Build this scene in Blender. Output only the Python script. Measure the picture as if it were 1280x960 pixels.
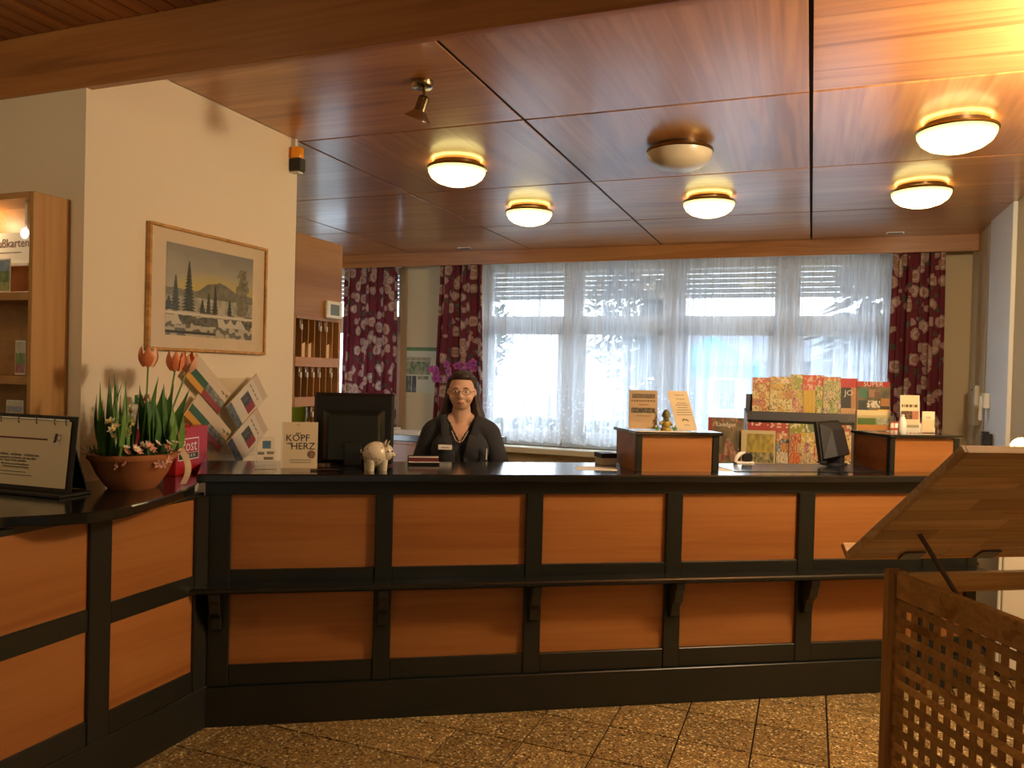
import bpy, bmesh, math, random
import numpy as np
from mathutils import Vector, Matrix, Euler
random.seed(7); np.random.seed(7)
PI = math.pi
for o in list(bpy.data.objects): bpy.data.objects.remove(o)
SC = bpy.context.scene
COL = SC.collection

# ------------------------------------------------------------------ camera
FPX, YAW, PITCH, ROLL, EYE = 975.97, .365908, -.014367, .026069, 1.565
F_ = np.array([-math.sin(YAW)*math.cos(PITCH), math.cos(YAW)*math.cos(PITCH), math.sin(PITCH)])
_R = np.array([math.cos(YAW), math.sin(YAW), 0.]); _U = np.cross(_R, F_)
R_ = math.cos(ROLL)*_R + math.sin(ROLL)*_U
U_ = -math.sin(ROLL)*_R + math.cos(ROLL)*_U
EYEP = np.array([0., 0., EYE])
cam = bpy.data.cameras.new('camera'); camo = bpy.data.objects.new('camera', cam); COL.objects.link(camo)
cam.sensor_fit = 'HORIZONTAL'; cam.sensor_width = 36.; cam.lens = FPX*36./1280.
cam.clip_start = .05; cam.clip_end = 300
camo.matrix_world = Matrix(((R_[0], U_[0], -F_[0], 0), (R_[1], U_[1], -F_[1], 0), (R_[2], U_[2], -F_[2], EYE), (0, 0, 0, 1)))
SC.camera = camo

# ------------------------------------------------------------------ world, exposure
W = bpy.data.worlds.new('sky'); SC.world = W; W.use_nodes = True
bg = W.node_tree.nodes['Background']; bg.inputs[0].default_value = (.80, .91, 1., 1); bg.inputs[1].default_value = 5.2
vs = SC.view_settings
vs.view_transform = 'Standard'; vs.look = 'None'; vs.exposure = .5; vs.gamma = 1.; vs.use_curve_mapping = False
SC.cycles.max_bounces = 10; SC.cycles.diffuse_bounces = 5; SC.cycles.glossy_bounces = 4
SC.cycles.transparent_max_bounces = 24; SC.cycles.transmission_bounces = 6
SC.cycles.caustics_reflective = False; SC.cycles.caustics_refractive = False
SC.cycles.sample_clamp_indirect = 4.
LOBBY_W = 10.      # watts of each added lobby ceiling lamp out of view
DOME_E = 5.       # emission of the ceiling domes in view

# ------------------------------------------------------------------ pixel helpers (1280x960 frame)
def ray(x, y): return F_ + R_*(x-640)/FPX - U_*(y-480)/FPX
def onZ(x, y, z): d = ray(x, y); return EYEP + d*(z-EYE)/d[2]
def onY(x, y, Y): d = ray(x, y); return EYEP + d*Y/d[1]
def onX(x, y, X): d = ray(x, y); return EYEP + d*X/d[0]
CANG = math.radians(31.2); P0 = np.array([-2.378, 2.671])
DU = np.array([math.cos(CANG), math.sin(CANG)]); DV = np.array([-math.sin(CANG), math.cos(CANG)])
def CU(u, v, z=0.): q = P0 + u*DU + v*DV; return (q[0], q[1], z)      # counter frame to room
def lin(c):
    if isinstance(c, str): c = [int(c[i:i+2], 16)/255 for i in (0, 2, 4)]
    return tuple(((x/12.92) if x <= .04045 else ((x+.055)/1.055)**2.4) for x in c[:3])

# ------------------------------------------------------------------ materials
MATS = {}
def newmat(name):
    m = bpy.data.materials.new(name); m.use_nodes = True
    nt = m.node_tree; p = nt.nodes['Principled BSDF']; MATS[name] = m
    return m, nt, p
def N(nt, t, **kw):
    n = nt.nodes.new(t)
    for k, v in kw.items():
        if k in n.inputs: n.inputs[k].default_value = v
        else: setattr(n, k, v)
    return n
def L(nt, a, b): nt.links.new(a, b)
def plain(name, col, rough=.5, metal=0., spec=.5, coat=0., bump=0., bscale=200., emit=None, estr=0.):
    m, nt, p = newmat(name)
    p.inputs['Base Color'].default_value = (*lin(col), 1); p.inputs['Roughness'].default_value = rough
    p.inputs['Metallic'].default_value = metal; p.inputs['Specular IOR Level'].default_value = spec
    p.inputs['Coat Weight'].default_value = coat; p.inputs['Coat Roughness'].default_value = .12
    if emit: p.inputs['Emission Color'].default_value = (*lin(emit), 1); p.inputs['Emission Strength'].default_value = estr
    tc = N(nt, 'ShaderNodeTexCoord')
    nz = N(nt, 'ShaderNodeTexNoise', Scale=bscale, Detail=3.); L(nt, tc.outputs['Object'], nz.inputs['Vector'])
    mp = N(nt, 'ShaderNodeMapRange'); mp.inputs['To Min'].default_value = max(0, rough-.05); mp.inputs['To Max'].default_value = min(1, rough+.05)
    L(nt, nz.outputs['Fac'], mp.inputs['Value']); L(nt, mp.outputs[0], p.inputs['Roughness'])
    if bump:
        b = N(nt, 'ShaderNodeBump', Strength=bump, Distance=.004); L(nt, nz.outputs['Fac'], b.inputs['Height']); L(nt, b.outputs[0], p.inputs['Normal'])
    return m
def wood(name, c1, c2, c3, axis=0, rough=.4, scale=1., coat=0., spec=.5, var=.25, rings=9., crough=.1, ring=.07):
    m, nt, p = newmat(name)
    tc = N(nt, 'ShaderNodeTexCoord'); oi = N(nt, 'ShaderNodeObjectInfo')
    off = N(nt, 'ShaderNodeVectorMath', operation='SCALE'); off.inputs['Scale'].default_value = 17.
    cb = N(nt, 'ShaderNodeCombineXYZ'); 
    for k in range(3): L(nt, oi.outputs['Random'], cb.inputs[k])
    L(nt, cb.outputs[0], off.inputs[0])
    ad = N(nt, 'ShaderNodeVectorMath', operation='ADD'); L(nt, tc.outputs['Object'], ad.inputs[0]); L(nt, off.outputs[0], ad.inputs[1])
    mp = N(nt, 'ShaderNodeMapping'); s = [rings*scale]*3; s[axis] = .55*scale
    mp.inputs['Scale'].default_value = s; L(nt, ad.outputs[0], mp.inputs['Vector'])
    n1 = N(nt, 'ShaderNodeTexNoise', Scale=1.1, Detail=4., Roughness=.55, Distortion=.7); L(nt, mp.outputs[0], n1.inputs['Vector'])
    mp2 = N(nt, 'ShaderNodeMapping'); s = [90.*scale]*3; s[axis] = 2.5*scale; mp2.inputs['Scale'].default_value = s; L(nt, ad.outputs[0], mp2.inputs['Vector'])
    n2 = N(nt, 'ShaderNodeTexNoise', Scale=1., Detail=2.); L(nt, mp2.outputs[0], n2.inputs['Vector'])
    # rings: sine of the slow noise gives cathedral grain
    ml = N(nt, 'ShaderNodeMath', operation='MULTIPLY'); ml.inputs[1].default_value = 34.; L(nt, n1.outputs['Fac'], ml.inputs[0])
    sn = N(nt, 'ShaderNodeMath', operation='SINE'); L(nt, ml.outputs[0], sn.inputs[0])
    a1 = N(nt, 'ShaderNodeMath', operation='MULTIPLY_ADD'); a1.inputs[1].default_value = ring; L(nt, sn.outputs[0], a1.inputs[0]); L(nt, n1.outputs['Fac'], a1.inputs[2])
    a2 = N(nt, 'ShaderNodeMath', operation='MULTIPLY_ADD'); a2.inputs[1].default_value = .35; L(nt, n2.outputs['Fac'], a2.inputs[0]); L(nt, a1.outputs[0], a2.inputs[2])
    sb = N(nt, 'ShaderNodeMath', operation='SUBTRACT'); sb.inputs[1].default_value = .18; L(nt, a2.outputs[0], sb.inputs[0])
    cr = N(nt, 'ShaderNodeValToRGB'); e = cr.color_ramp.elements
    e[0].position = .25; e[0].color = (*lin(c1), 1); e[1].position = .78; e[1].color = (*lin(c3), 1)
    x = e.new(.5); x.color = (*lin(c2), 1); L(nt, sb.outputs[0], cr.inputs[0])
    hs = N(nt, 'ShaderNodeHueSaturation'); L(nt, cr.outputs[0], hs.inputs['Color'])
    vr = N(nt, 'ShaderNodeMapRange'); vr.inputs['To Min'].default_value = 1-var; vr.inputs['To Max'].default_value = 1+var
    L(nt, oi.outputs['Random'], vr.inputs['Value']); L(nt, vr.outputs[0], hs.inputs['Value'])
    L(nt, hs.outputs[0], p.inputs['Base Color'])
    p.inputs['Roughness'].default_value = rough; p.inputs['Specular IOR Level'].default_value = spec
    p.inputs['Coat Weight'].default_value = coat; p.inputs['Coat Roughness'].default_value = crough
    b = N(nt, 'ShaderNodeBump', Strength=.06, Distance=.002); L(nt, n2.outputs['Fac'], b.inputs['Height']); L(nt, b.outputs[0], p.inputs['Normal'])
    return m
CEIL = [('4a2410', '7d4520', '96572c'), ('522a13', '854b23', 'a06031')]
wood('ceiling_wood_x', '966237', 'b67e4c', 'c48e58', 0, .32, .5, .4, .5, .10, 9, .14, .09)
wood('ceiling_wood_y', '966237', 'b67e4c', 'c48e58', 1, .32, .5, .4, .5, .10, 9, .14, .09)
wood('beam_wood', '986032', 'ba7e46', 'c88e52', 0, .4, .6, .15)
wood('plank_wood', '825028', 'a46c38', 'b47a44', 1, .45, .7, .1)
wood('cherry', '945a2a', 'a56a35', 'ad7440', 0, .38, .7, .25, .5, .08, 9, .1, .03)
wood('oak', '9c6f33', 'b08044', 'bd8f54', 2, .5, .9, ring=.03)
wood('oak_dark', '94683a', 'ac7e4a', 'b88a56', 1, .45, .8, ring=.03)
wood('teak', '8a5e30', 'b08448', 'c4985c', 0, .5, 1., 0., .4, .28)
wood('teak_z', '8a5e30', 'aa7c42', 'bc8e52', 2, .5, 1., 0., .4, .12)
wood('board_wood', 'ac8656', 'c8a672', 'd6b888', 0, .5, 1., 0., .4, .25)
plain('black_lacquer', '1d201c', .30, coat=.3, spec=.4)
plain('black_top', '1b1c1a', .16, coat=.6, spec=.5)
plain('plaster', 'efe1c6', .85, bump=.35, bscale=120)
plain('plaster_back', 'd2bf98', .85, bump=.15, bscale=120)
plain('white_paint', 'e9e9e4', .5); plain('cream_paint', 'e4dcc4', .6)
plain('dark_gap', '170c06', .8); plain('grout', '33281c', .9)
plain('black_plastic', '141414', .4); plain('charcoal_plastic', '26262a', .5); plain('grey_metal', '55555a', .4, .6)
plain('spot_metal', '8c7c60', .22, 1.); plain('bronze', '5a4530', .35, .8); plain('chrome', 'c9c6bf', .18, 1.); plain('brass', 'a98b52', .25, 1.); plain('white_plastic', 'e6e4da', .45)
plain('terracotta', 'a9683c', .7, bump=.2, bscale=80); plain('moss', '4a5a2a', .95, bump=.8, bscale=90)
plain('leaf_green', '3f6a2c', .5); plain('leaf_light', '5f8a3a', .5); plain('leaf_dark', '2f5024', .55)
plain('tulip_orange', 'e0814e', .5); plain('tulip_pale', 'eeb490', .5); plain('petal_cream', 'eee6c0', .6); plain('petal_pink', 'd99a84', .6)
plain('petal_white', 'f0ece0', .6); plain('orchid_petal', 'a2489a', .55); plain('yolk', 'e2b23a', .6)
plain('red_card', 'b3161a', .45); plain('paper', 'ecd8b4', .75); plain('paper_white', 'f3efe6', .75); plain('ink', '2b2622', .7); plain('ink_red', 'a02c2c', .6)
plain('ink_white', 'f4efe6', .6); plain('ink_maroon', '6d2a2c', .6); plain('ink_grey', '7c7468', .7)
plain('skin', 'e2b79c', .55); plain('lip', 'c07a6c', .5); plain('hair', '2e1c14', .5, bump=.6, bscale=160); plain('black_knit', '1a1c24', .8, bump=.3, bscale=300)
plain('cardigan_knit', '31333a', .85, bump=.4, bscale=260); plain('trouser_cloth', '17181c', .8); plain('shoe_leather', '101010', .4); plain('eye_white', 'e8e4de', .3); plain('iris_dark', '2a2018', .2)
plain('pig_glaze', 'ded2ba', .3, coat=.4); plain('pig_mark', '4a4038', .4)
plain('amber', 'd98318', .25, emit='ff9a1e', estr=.08); plain('lcd', '5d6a5e', .35)
plain('green_glass_cup', '86a51e', .3); plain('silver_key', 'c4beb0', .3, .9); plain('moss_figure', '5b5a2a', .6); plain('gold_figure', '9a8434', .45)
plain('teal_canvas', '0c7c7a', .7); plain('hedge_green', '2c3826', .9); plain('conifer', '26322c', .9); plain('bark', '4c3d30', .9)
plain('house_wall', '6c7888', .9); plain('house_roof', '566070', .8); plain('snow_ground', '98a2aa', .95); plain('shutter', 'd2d5d8', .6); plain('glass_dark', '3a4650', .15)
plain('blotter', '1c1e22', .25, coat=.3); plain('lace', 'c4ac92', .8); plain('pink_bow', 'd9a79a', .6); plain('carton', 'e4dcd2', .5); plain('cap_green', '1d7a4a', .4); plain('carton_pink', 'b83254', .5)
plain('rod_wood', '4a2c14', .5); plain('cable', '151515', .5)
def simple_shader(name, build):
    m = bpy.data.materials.new(name); m.use_nodes = True; nt = m.node_tree
    for n in list(nt.nodes):
        if n.type != 'OUTPUT_MATERIAL': nt.nodes.remove(n)
    out = [n for n in nt.nodes if n.type == 'OUTPUT_MATERIAL'][0]
    L(nt, build(nt), out.inputs['Surface']); MATS[name] = m; return m
def _glass(nt):
    t = N(nt, 'ShaderNodeBsdfTransparent'); g = N(nt, 'ShaderNodeBsdfGlossy', Roughness=.03); mx = N(nt, 'ShaderNodeMixShader'); mx.inputs[0].default_value = .06
    L(nt, t.outputs[0], mx.inputs[1]); L(nt, g.outputs[0], mx.inputs[2]); return mx.outputs[0]
simple_shader('pane_glass', _glass)
def _acryl(nt):
    t = N(nt, 'ShaderNodeBsdfTransparent'); t.inputs[0].default_value = (.985, .985, .975, 1); g = N(nt, 'ShaderNodeBsdfGlossy', Roughness=.06); mx = N(nt, 'ShaderNodeMixShader'); mx.inputs[0].default_value = .07
    L(nt, t.outputs[0], mx.inputs[1]); L(nt, g.outputs[0], mx.inputs[2]); return mx.outputs[0]
simple_shader('acrylic', _acryl)
def _sheer(nt):
    uv = N(nt, 'ShaderNodeUVMap'); 
    mp = N(nt, 'ShaderNodeMapping'); mp.inputs['Scale'].default_value = (60, 3, 1); L(nt, uv.outputs[0], mp.inputs[0])
    nz = N(nt, 'ShaderNodeTexNoise', Scale=1., Detail=3.); L(nt, mp.outputs[0], nz.inputs['Vector'])
    # lace leaf pattern woven denser towards the hem
    vo = N(nt, 'ShaderNodeTexVoronoi', Scale=22.); L(nt, uv.outputs[0], vo.inputs['Vector'])
    lt = N(nt, 'ShaderNodeMath', operation='LESS_THAN'); lt.inputs[1].default_value = .33; L(nt, vo.outputs['Distance'], lt.inputs[0])
    sx = N(nt, 'ShaderNodeSeparateXYZ'); L(nt, uv.outputs[0], sx.inputs[0])
    hem = N(nt, 'ShaderNodeMapRange'); hem.inputs['From Min'].default_value = .35; hem.inputs['From Max'].default_value = .75; hem.inputs['To Min'].default_value = .22; hem.inputs['To Max'].default_value = 0.
    L(nt, sx.outputs[1], hem.inputs['Value'])
    ml = N(nt, 'ShaderNodeMath', operation='MULTIPLY'); L(nt, lt.outputs[0], ml.inputs[0]); L(nt, hem.outputs[0], ml.inputs[1])
    dn = N(nt, 'ShaderNodeMapRange'); dn.inputs['From Min'].default_value = .3; dn.inputs['From Max'].default_value = .7; dn.inputs['To Min'].default_value = .44; dn.inputs['To Max'].default_value = .64
    L(nt, nz.outputs['Fac'], dn.inputs['Value'])
    ad = N(nt, 'ShaderNodeMath', operation='ADD'); L(nt, dn.outputs[0], ad.inputs[0]); L(nt, ml.outputs[0], ad.inputs[1])
    t = N(nt, 'ShaderNodeBsdfTransparent')
    d = N(nt, 'ShaderNodeBsdfDiffuse'); d.inputs[0].default_value = (.86, .88, .92, 1)
    tr = N(nt, 'ShaderNodeBsdfTranslucent'); tr.inputs[0].default_value = (.84, .90, .99, 1)
    m1 = N(nt, 'ShaderNodeMixShader'); m1.inputs[0].default_value = .68; L(nt, d.outputs[0], m1.inputs[1]); L(nt, tr.outputs[0], m1.inputs[2])
    mx = N(nt, 'ShaderNodeMixShader'); L(nt, ad.outputs[0], mx.inputs[0]); L(nt, t.outputs[0], mx.inputs[1]); L(nt, m1.outputs[0], mx.inputs[2])
    return mx.outputs[0]
simple_shader('sheer_cloth', _sheer)
def _floral():
    m, nt, p = newmat('floral_cloth')
    uv = N(nt, 'ShaderNodeUVMap')
    nz = N(nt, 'ShaderNodeTexNoise', Scale=9., Detail=2.); L(nt, uv.outputs[0], nz.inputs['Vector'])
    def dist(amount):
        s = N(nt, 'ShaderNodeVectorMath', operation='SCALE'); s.inputs['Scale'].default_value = amount; L(nt, nz.outputs['Color'], s.inputs[0])
        a = N(nt, 'ShaderNodeVectorMath', operation='ADD'); L(nt, uv.outputs[0], a.inputs[0]); L(nt, s.outputs[0], a.inputs[1]); return a
    v1 = N(nt, 'ShaderNodeTexVoronoi', Scale=7.4, Randomness=.95); L(nt, dist(.06).outputs[0], v1.inputs['Vector'])
    v2 = N(nt, 'ShaderNodeTexVoronoi', Scale=9.5); L(nt, dist(.14).outputs[0], v2.inputs['Vector'])
    # petals: rings of the flower cell
    fl = N(nt, 'ShaderNodeValToRGB'); e = fl.color_ramp.elements; e[0].position = 0.; e[0].color = (*lin('96604e'), 1); e[1].position = 1.; e[1].color = (*lin('96605c'), 1)
    for pos, c in ((.12, 'b8947c'), (.22, 'a07068'), (.30, 'cdb9a4'), (.36, 'b08f84')): x = e.new(pos); x.color = (*lin(c), 1)
    L(nt, v1.outputs['Distance'], fl.inputs[0])
    lf = N(nt, 'ShaderNodeValToRGB'); lf.color_ramp.interpolation = 'CONSTANT'; e = lf.color_ramp.elements; e[0].color = (*lin('5e5450'), 1); e[1].position = .5; e[1].color = (*lin('7c2c38'), 1)
    x = e.new(.18); x.color = (*lin('56604f'), 1); x = e.new(.27); x.color = (*lin('7c2c38'), 1)
    L(nt, v2.outputs['Distance'], lf.inputs[0])
    base = N(nt, 'ShaderNodeMixRGB'); base.blend_type = 'MULTIPLY'; base.inputs[0].default_value = .35; L(nt, lf.outputs[0], base.inputs[1]); L(nt, nz.outputs['Color'], base.inputs[2])
    th = N(nt, 'ShaderNodeMath', operation='LESS_THAN'); th.inputs[1].default_value = .46; L(nt, v1.outputs['Distance'], th.inputs[0])
    mx = N(nt, 'ShaderNodeMixRGB'); L(nt, th.outputs[0], mx.inputs[0]); L(nt, base.outputs[0], mx.inputs[1]); L(nt, fl.outputs[0], mx.inputs[2])
    L(nt, mx.outputs[0], p.inputs['Base Color']); p.inputs['Roughness'].default_value = .85
    tr = N(nt, 'ShaderNodeBsdfTranslucent'); L(nt, mx.outputs[0], tr.inputs[0])
    ms = N(nt, 'ShaderNodeMixShader'); ms.inputs[0].default_value = .12
    out = [n for n in nt.nodes if n.type == 'OUTPUT_MATERIAL'][0]
    L(nt, p.outputs[0], ms.inputs[1]); L(nt, tr.outputs[0], ms.inputs[2]); L(nt, ms.outputs[0], out.inputs['Surface'])
_floral()
def _terrazzo():
    m, nt, p = newmat('terrazzo')
    tc = N(nt, 'ShaderNodeTexCoord'); ge = N(nt, 'ShaderNodeNewGeometry')
    v = N(nt, 'ShaderNodeTexVoronoi', Scale=120.); L(nt, ge.outputs['Position'], v.inputs['Vector'])
    cr = N(nt, 'ShaderNodeValToRGB'); cr.color_ramp.interpolation = 'CONSTANT'; e = cr.color_ramp.elements
    sx = N(nt, 'ShaderNodeSeparateColor'); L(nt, v.outputs['Color'], sx.inputs[0])
    e[0].position = 0; e[0].color = (*lin('4a3822'), 1); e[1].position = .93; e[1].color = (*lin('e8d8a8'), 1)
    for pos, c in ((.10, '8a7044'), (.35, 'a88a52'), (.55, '927848'), (.75, 'b89c64'), (.87, '745a34')): x = e.new(pos); x.color = (*lin(c), 1)
    L(nt, sx.outputs[0], cr.inputs[0])
    dk = N(nt, 'ShaderNodeTexVoronoi', Scale=48.); L(nt, ge.outputs['Position'], dk.inputs['Vector'])
    lt = N(nt, 'ShaderNodeMath', operation='LESS_THAN'); lt.inputs[1].default_value = .17; L(nt, dk.outputs['Distance'], lt.inputs[0])
    mx = N(nt, 'ShaderNodeMixRGB'); mx.inputs[2].default_value = (*lin('241b14'), 1); L(nt, lt.outputs[0], mx.inputs[0]); L(nt, cr.outputs[0], mx.inputs[1])
    oi = N(nt, 'ShaderNodeObjectInfo'); vr = N(nt, 'ShaderNodeMapRange'); vr.inputs['To Min'].default_value = .82; vr.inputs['To Max'].default_value = 1.12; L(nt, oi.outputs['Random'], vr.inputs['Value'])
    hs = N(nt, 'ShaderNodeHueSaturation'); L(nt, mx.outputs[0], hs.inputs['Color']); L(nt, vr.outputs[0], hs.inputs['Value'])
    L(nt, hs.outputs[0], p.inputs['Base Color']); p.inputs['Roughness'].default_value = .42
_terrazzo()
def _print():
    m, nt, p = newmat('print_ink'); a = N(nt, 'ShaderNodeVertexColor', layer_name='Col'); L(nt, a.outputs[0], p.inputs['Base Color']); p.inputs['Roughness'].default_value = .45
_print()
def dome_mat(name, col, s):
    def b(nt):
        e = N(nt, 'ShaderNodeEmission'); e.inputs[0].default_value = (*col, 1); e.inputs[1].default_value = s; return e.outputs[0]
    return simple_shader(name, b)
def _dome(nt):
    tc = N(nt, 'ShaderNodeTexCoord'); sx = N(nt, 'ShaderNodeSeparateXYZ'); L(nt, tc.outputs['Object'], sx.inputs[0])
    cr = N(nt, 'ShaderNodeValToRGB'); e = cr.color_ramp.elements; e[0].position = 0.; e[0].color = (1., .80, .34, 1); e[1].position = 1.; e[1].color = (.22, .17, .035, 1)
    mr_ = N(nt, 'ShaderNodeMapRange'); mr_.inputs['From Min'].default_value = -.13; mr_.inputs['From Max'].default_value = -.035; L(nt, sx.outputs[2], mr_.inputs['Value']); L(nt, mr_.outputs[0], cr.inputs[0])
    em = N(nt, 'ShaderNodeEmission'); em.inputs[1].default_value = DOME_E; L(nt, cr.outputs[0], em.inputs[0]); return em.outputs[0]
simple_shader('dome_lit', _dome); dome_mat('bulb_lit', (1., .70, .18), 9.); dome_mat('shelf_bulb', (1., .85, .6), 5.); dome_mat('bulb_warm', (1., .62, .25), 45.)
plain('dome_off', 'c9bfa6', .35, coat=.3)

# ------------------------------------------------------------------ mesh builder
class MB:
    def __init__(s): s.v = []; s.f = []; s.uv = {}
    def add(s, vs, fs):
        k = len(s.v); s.v += [tuple(map(float, p)) for p in vs]; s.f += [tuple(i+k for i in f) for f in fs]; return s
    def box(s, x0, x1, y0, y1, z0, z1):
        return s.add([(x0,y0,z0),(x1,y0,z0),(x1,y1,z0),(x0,y1,z0),(x0,y0,z1),(x1,y0,z1),(x1,y1,z1),(x0,y1,z1)],
                     [(0,3,2,1),(4,5,6,7),(0,1,5,4),(1,2,6,5),(2,3,7,6),(3,0,4,7)])
    def prism(s, poly, z0, z1):
        n = len(poly); vs = [(x,y,z0) for x,y in poly]+[(x,y,z1) for x,y in poly]
        return s.add(vs, [tuple(range(n))[::-1], tuple(range(n,2*n))]+[(i,(i+1)%n,n+(i+1)%n,n+i) for i in range(n)])
    def prism_x(s, poly, x0, x1):          # poly in (y, z)
        n = len(poly); vs = [(x0,y,z) for y,z in poly]+[(x1,y,z) for y,z in poly]
        return s.add(vs, [tuple(range(n))[::-1], tuple(range(n,2*n))]+[(i,(i+1)%n,n+(i+1)%n,n+i) for i in range(n)])
    def lathe(s, prof, n=20, c=(0,0,0), cap=True):
        vs = []; m = len(prof)
        for r, z in prof:
            for k in range(n): a = 2*PI*k/n; vs.append((c[0]+r*math.cos(a), c[1]+r*math.sin(a), c[2]+z))
        fs = [(i*n+k, i*n+(k+1)%n, (i+1)*n+(k+1)%n, (i+1)*n+k) for i in range(m-1) for k in range(n)]
        if cap: fs += [tuple(range(n))[::-1], tuple((m-1)*n+k for k in range(n))]
        return s.add(vs, fs)
    def tube(s, pts, r, n=8, cap=True):
        pts = [Vector(p) for p in pts]; rs = r if isinstance(r, (list, tuple)) else [r]*len(pts); vs = []
        up = Vector((0,0,1)); 
        for i, p in enumerate(pts):
            t = (pts[min(i+1,len(pts)-1)]-pts[max(i-1,0)]).normalized()
            a = t.cross(up)
            if a.length < .05: a = t.cross(Vector((1,0,0)))
            a.normalize(); b = t.cross(a)
            for k in range(n): q = 2*PI*k/n; vs.append(p+(a*math.cos(q)+b*math.sin(q))*rs[i])
        fs = [(i*n+k, i*n+(k+1)%n, (i+1)*n+(k+1)%n, (i+1)*n+k) for i in range(len(pts)-1) for k in range(n)]
        if cap: fs += [tuple(range(n))[::-1], tuple((len(pts)-1)*n+k for k in range(n))]
        return s.add(vs, fs)
    def ball(s, c, r, nu=14, nv=9):
        if not isinstance(r, (tuple, list)): r = (r, r, r)
        vs = [(c[0], c[1], c[2]-r[2])]
        for j in range(1, nv):
            t = -PI/2+PI*j/nv
            for k in range(nu): a = 2*PI*k/nu; vs.append((c[0]+r[0]*math.cos(t)*math.cos(a), c[1]+r[1]*math.cos(t)*math.sin(a), c[2]+r[2]*math.sin(t)))
        vs.append((c[0], c[1], c[2]+r[2])); e = len(vs)-1
        fs = [(0, 1+(k+1)%nu, 1+k) for k in range(nu)]
        for j in range(nv-2): fs += [(1+j*nu+k, 1+j*nu+(k+1)%nu, 1+(j+1)*nu+(k+1)%nu, 1+(j+1)*nu+k) for k in range(nu)]
        o = 1+(nv-2)*nu; fs += [(o+k, o+(k+1)%nu, e) for k in range(nu)]
        return s.add(vs, fs)
    def sheet(s, fn, nu, nv):
        vs = [fn(i/nu, j/nv) for j in range(nv+1) for i in range(nu+1)]; w = nu+1
        return s.add(vs, [(j*w+i, j*w+i+1, (j+1)*w+i+1, (j+1)*w+i) for j in range(nv) for i in range(nu)])
    def leaf(s, base, tip, width, bend=0., side=(1,0,0), n=6):
        b = Vector(base); t = Vector(tip); d = t-b; sd = Vector(side).normalized(); nrm = d.cross(sd).normalized(); vs = []
        for i in range(n+1):
            q = i/n; w = width*(math.sin(PI*min(1, q*.9+.1))**.8)*(1-q**4)+.0006; p = b+d*q+nrm*bend*math.sin(PI*q)
            vs += [p-sd*w, p+nrm*w*.35, p+sd*w]
        fs = []
        for i in range(n):
            for k in range(2): a = i*3+k; fs.append((a, a+1, a+4, a+3))
        return s.add(vs, fs)
    def xf(s, M, start=0):
        for i in range(start, len(s.v)): s.v[i] = tuple(M @ Vector(s.v[i]))
        return s
    def mesh(s, name, mat, bevel=0., smooth=False, solid=0.):
        me = bpy.data.meshes.new(name); me.from_pydata(s.v, [], s.f)
        bm = bmesh.new(); bm.from_mesh(me)
        if solid: bmesh.ops.solidify(bm, geom=bm.faces[:], thickness=solid)
        if bevel: bmesh.ops.bevel(bm, geom=[e for e in bm.edges if len(e.link_faces)==2 and e.calc_face_angle(0)>.5], offset=bevel, segments=1, affect='EDGES', profile=.5, clamp_overlap=True)
        if not solid: bmesh.ops.recalc_face_normals(bm, faces=bm.faces[:])
        if smooth:
            for f in bm.faces: f.smooth = True
        bm.to_mesh(me); bm.free()
        if smooth:
            try: me.set_sharp_from_angle(angle=math.radians(50))
            except Exception: pass
        me.materials.append(MATS[mat] if isinstance(mat, str) else mat); return me
def link(name, me, parent=None, loc=(0,0,0), rot=(0,0,0)):
    o = bpy.data.objects.new(name, me); COL.objects.link(o); o.location = loc; o.rotation_euler = rot
    if parent: o.parent = parent
    return o
def part(name, mb, mat, parent=None, loc=(0,0,0), rot=(0,0,0), bevel=0., smooth=False, solid=0.):
    return link(name, mb.mesh(name, mat, bevel, smooth, solid), parent, loc, rot)
def tag(o, label, cat, group=None, kind=None):
    o['label'] = label; o['category'] = cat
    if group: o['group'] = group
    if kind: o['kind'] = kind
    return o
def thing(name, label, cat, loc=(0,0,0), rz=0., group=None):
    o = bpy.data.objects.new(name, None); COL.objects.link(o); o.location = loc; o.rotation_euler = (0,0,rz); o.empty_display_size = .05
    return tag(o, label, cat, group)
def struct(name, mb, mat, label=None, bevel=0., parent=None):
    o = part(name, mb, mat, parent, bevel=bevel)
    if not parent: o['kind'] = 'structure'; o['label'] = label or name.replace('_', ' '); o['category'] = name.split('_')[0]
    return o
def sempty(name, label, cat):
    o = bpy.data.objects.new(name, None); COL.objects.link(o); o['kind'] = 'structure'; o['label'] = label; o['category'] = cat; return o
def copy_tree(o, parent=None):
    c = o.copy(); COL.objects.link(c)
    if parent: c.parent = parent
    for ch in o.children: copy_tree(ch, c)
    return c
def B(*a): return MB().box(*a)
def text(name, body, size, mat, parent, loc, rot, align='CENTER', sx=1.):
    cu = bpy.data.curves.new(name, 'FONT'); cu.body = body; cu.size = size; cu.align_x = align; cu.align_y = 'CENTER'; cu.extrude = .0002; cu.resolution_u = 2
    t = bpy.data.objects.new('tmp', cu); COL.objects.link(t); dg = bpy.context.evaluated_depsgraph_get()
    me = bpy.data.meshes.new_from_object(t.evaluated_get(dg)); bpy.data.objects.remove(t); me.materials.clear(); me.materials.append(MATS[mat])
    o = link(name, me, parent, loc, rot); o.scale = (sx, 1, 1); return o
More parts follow.
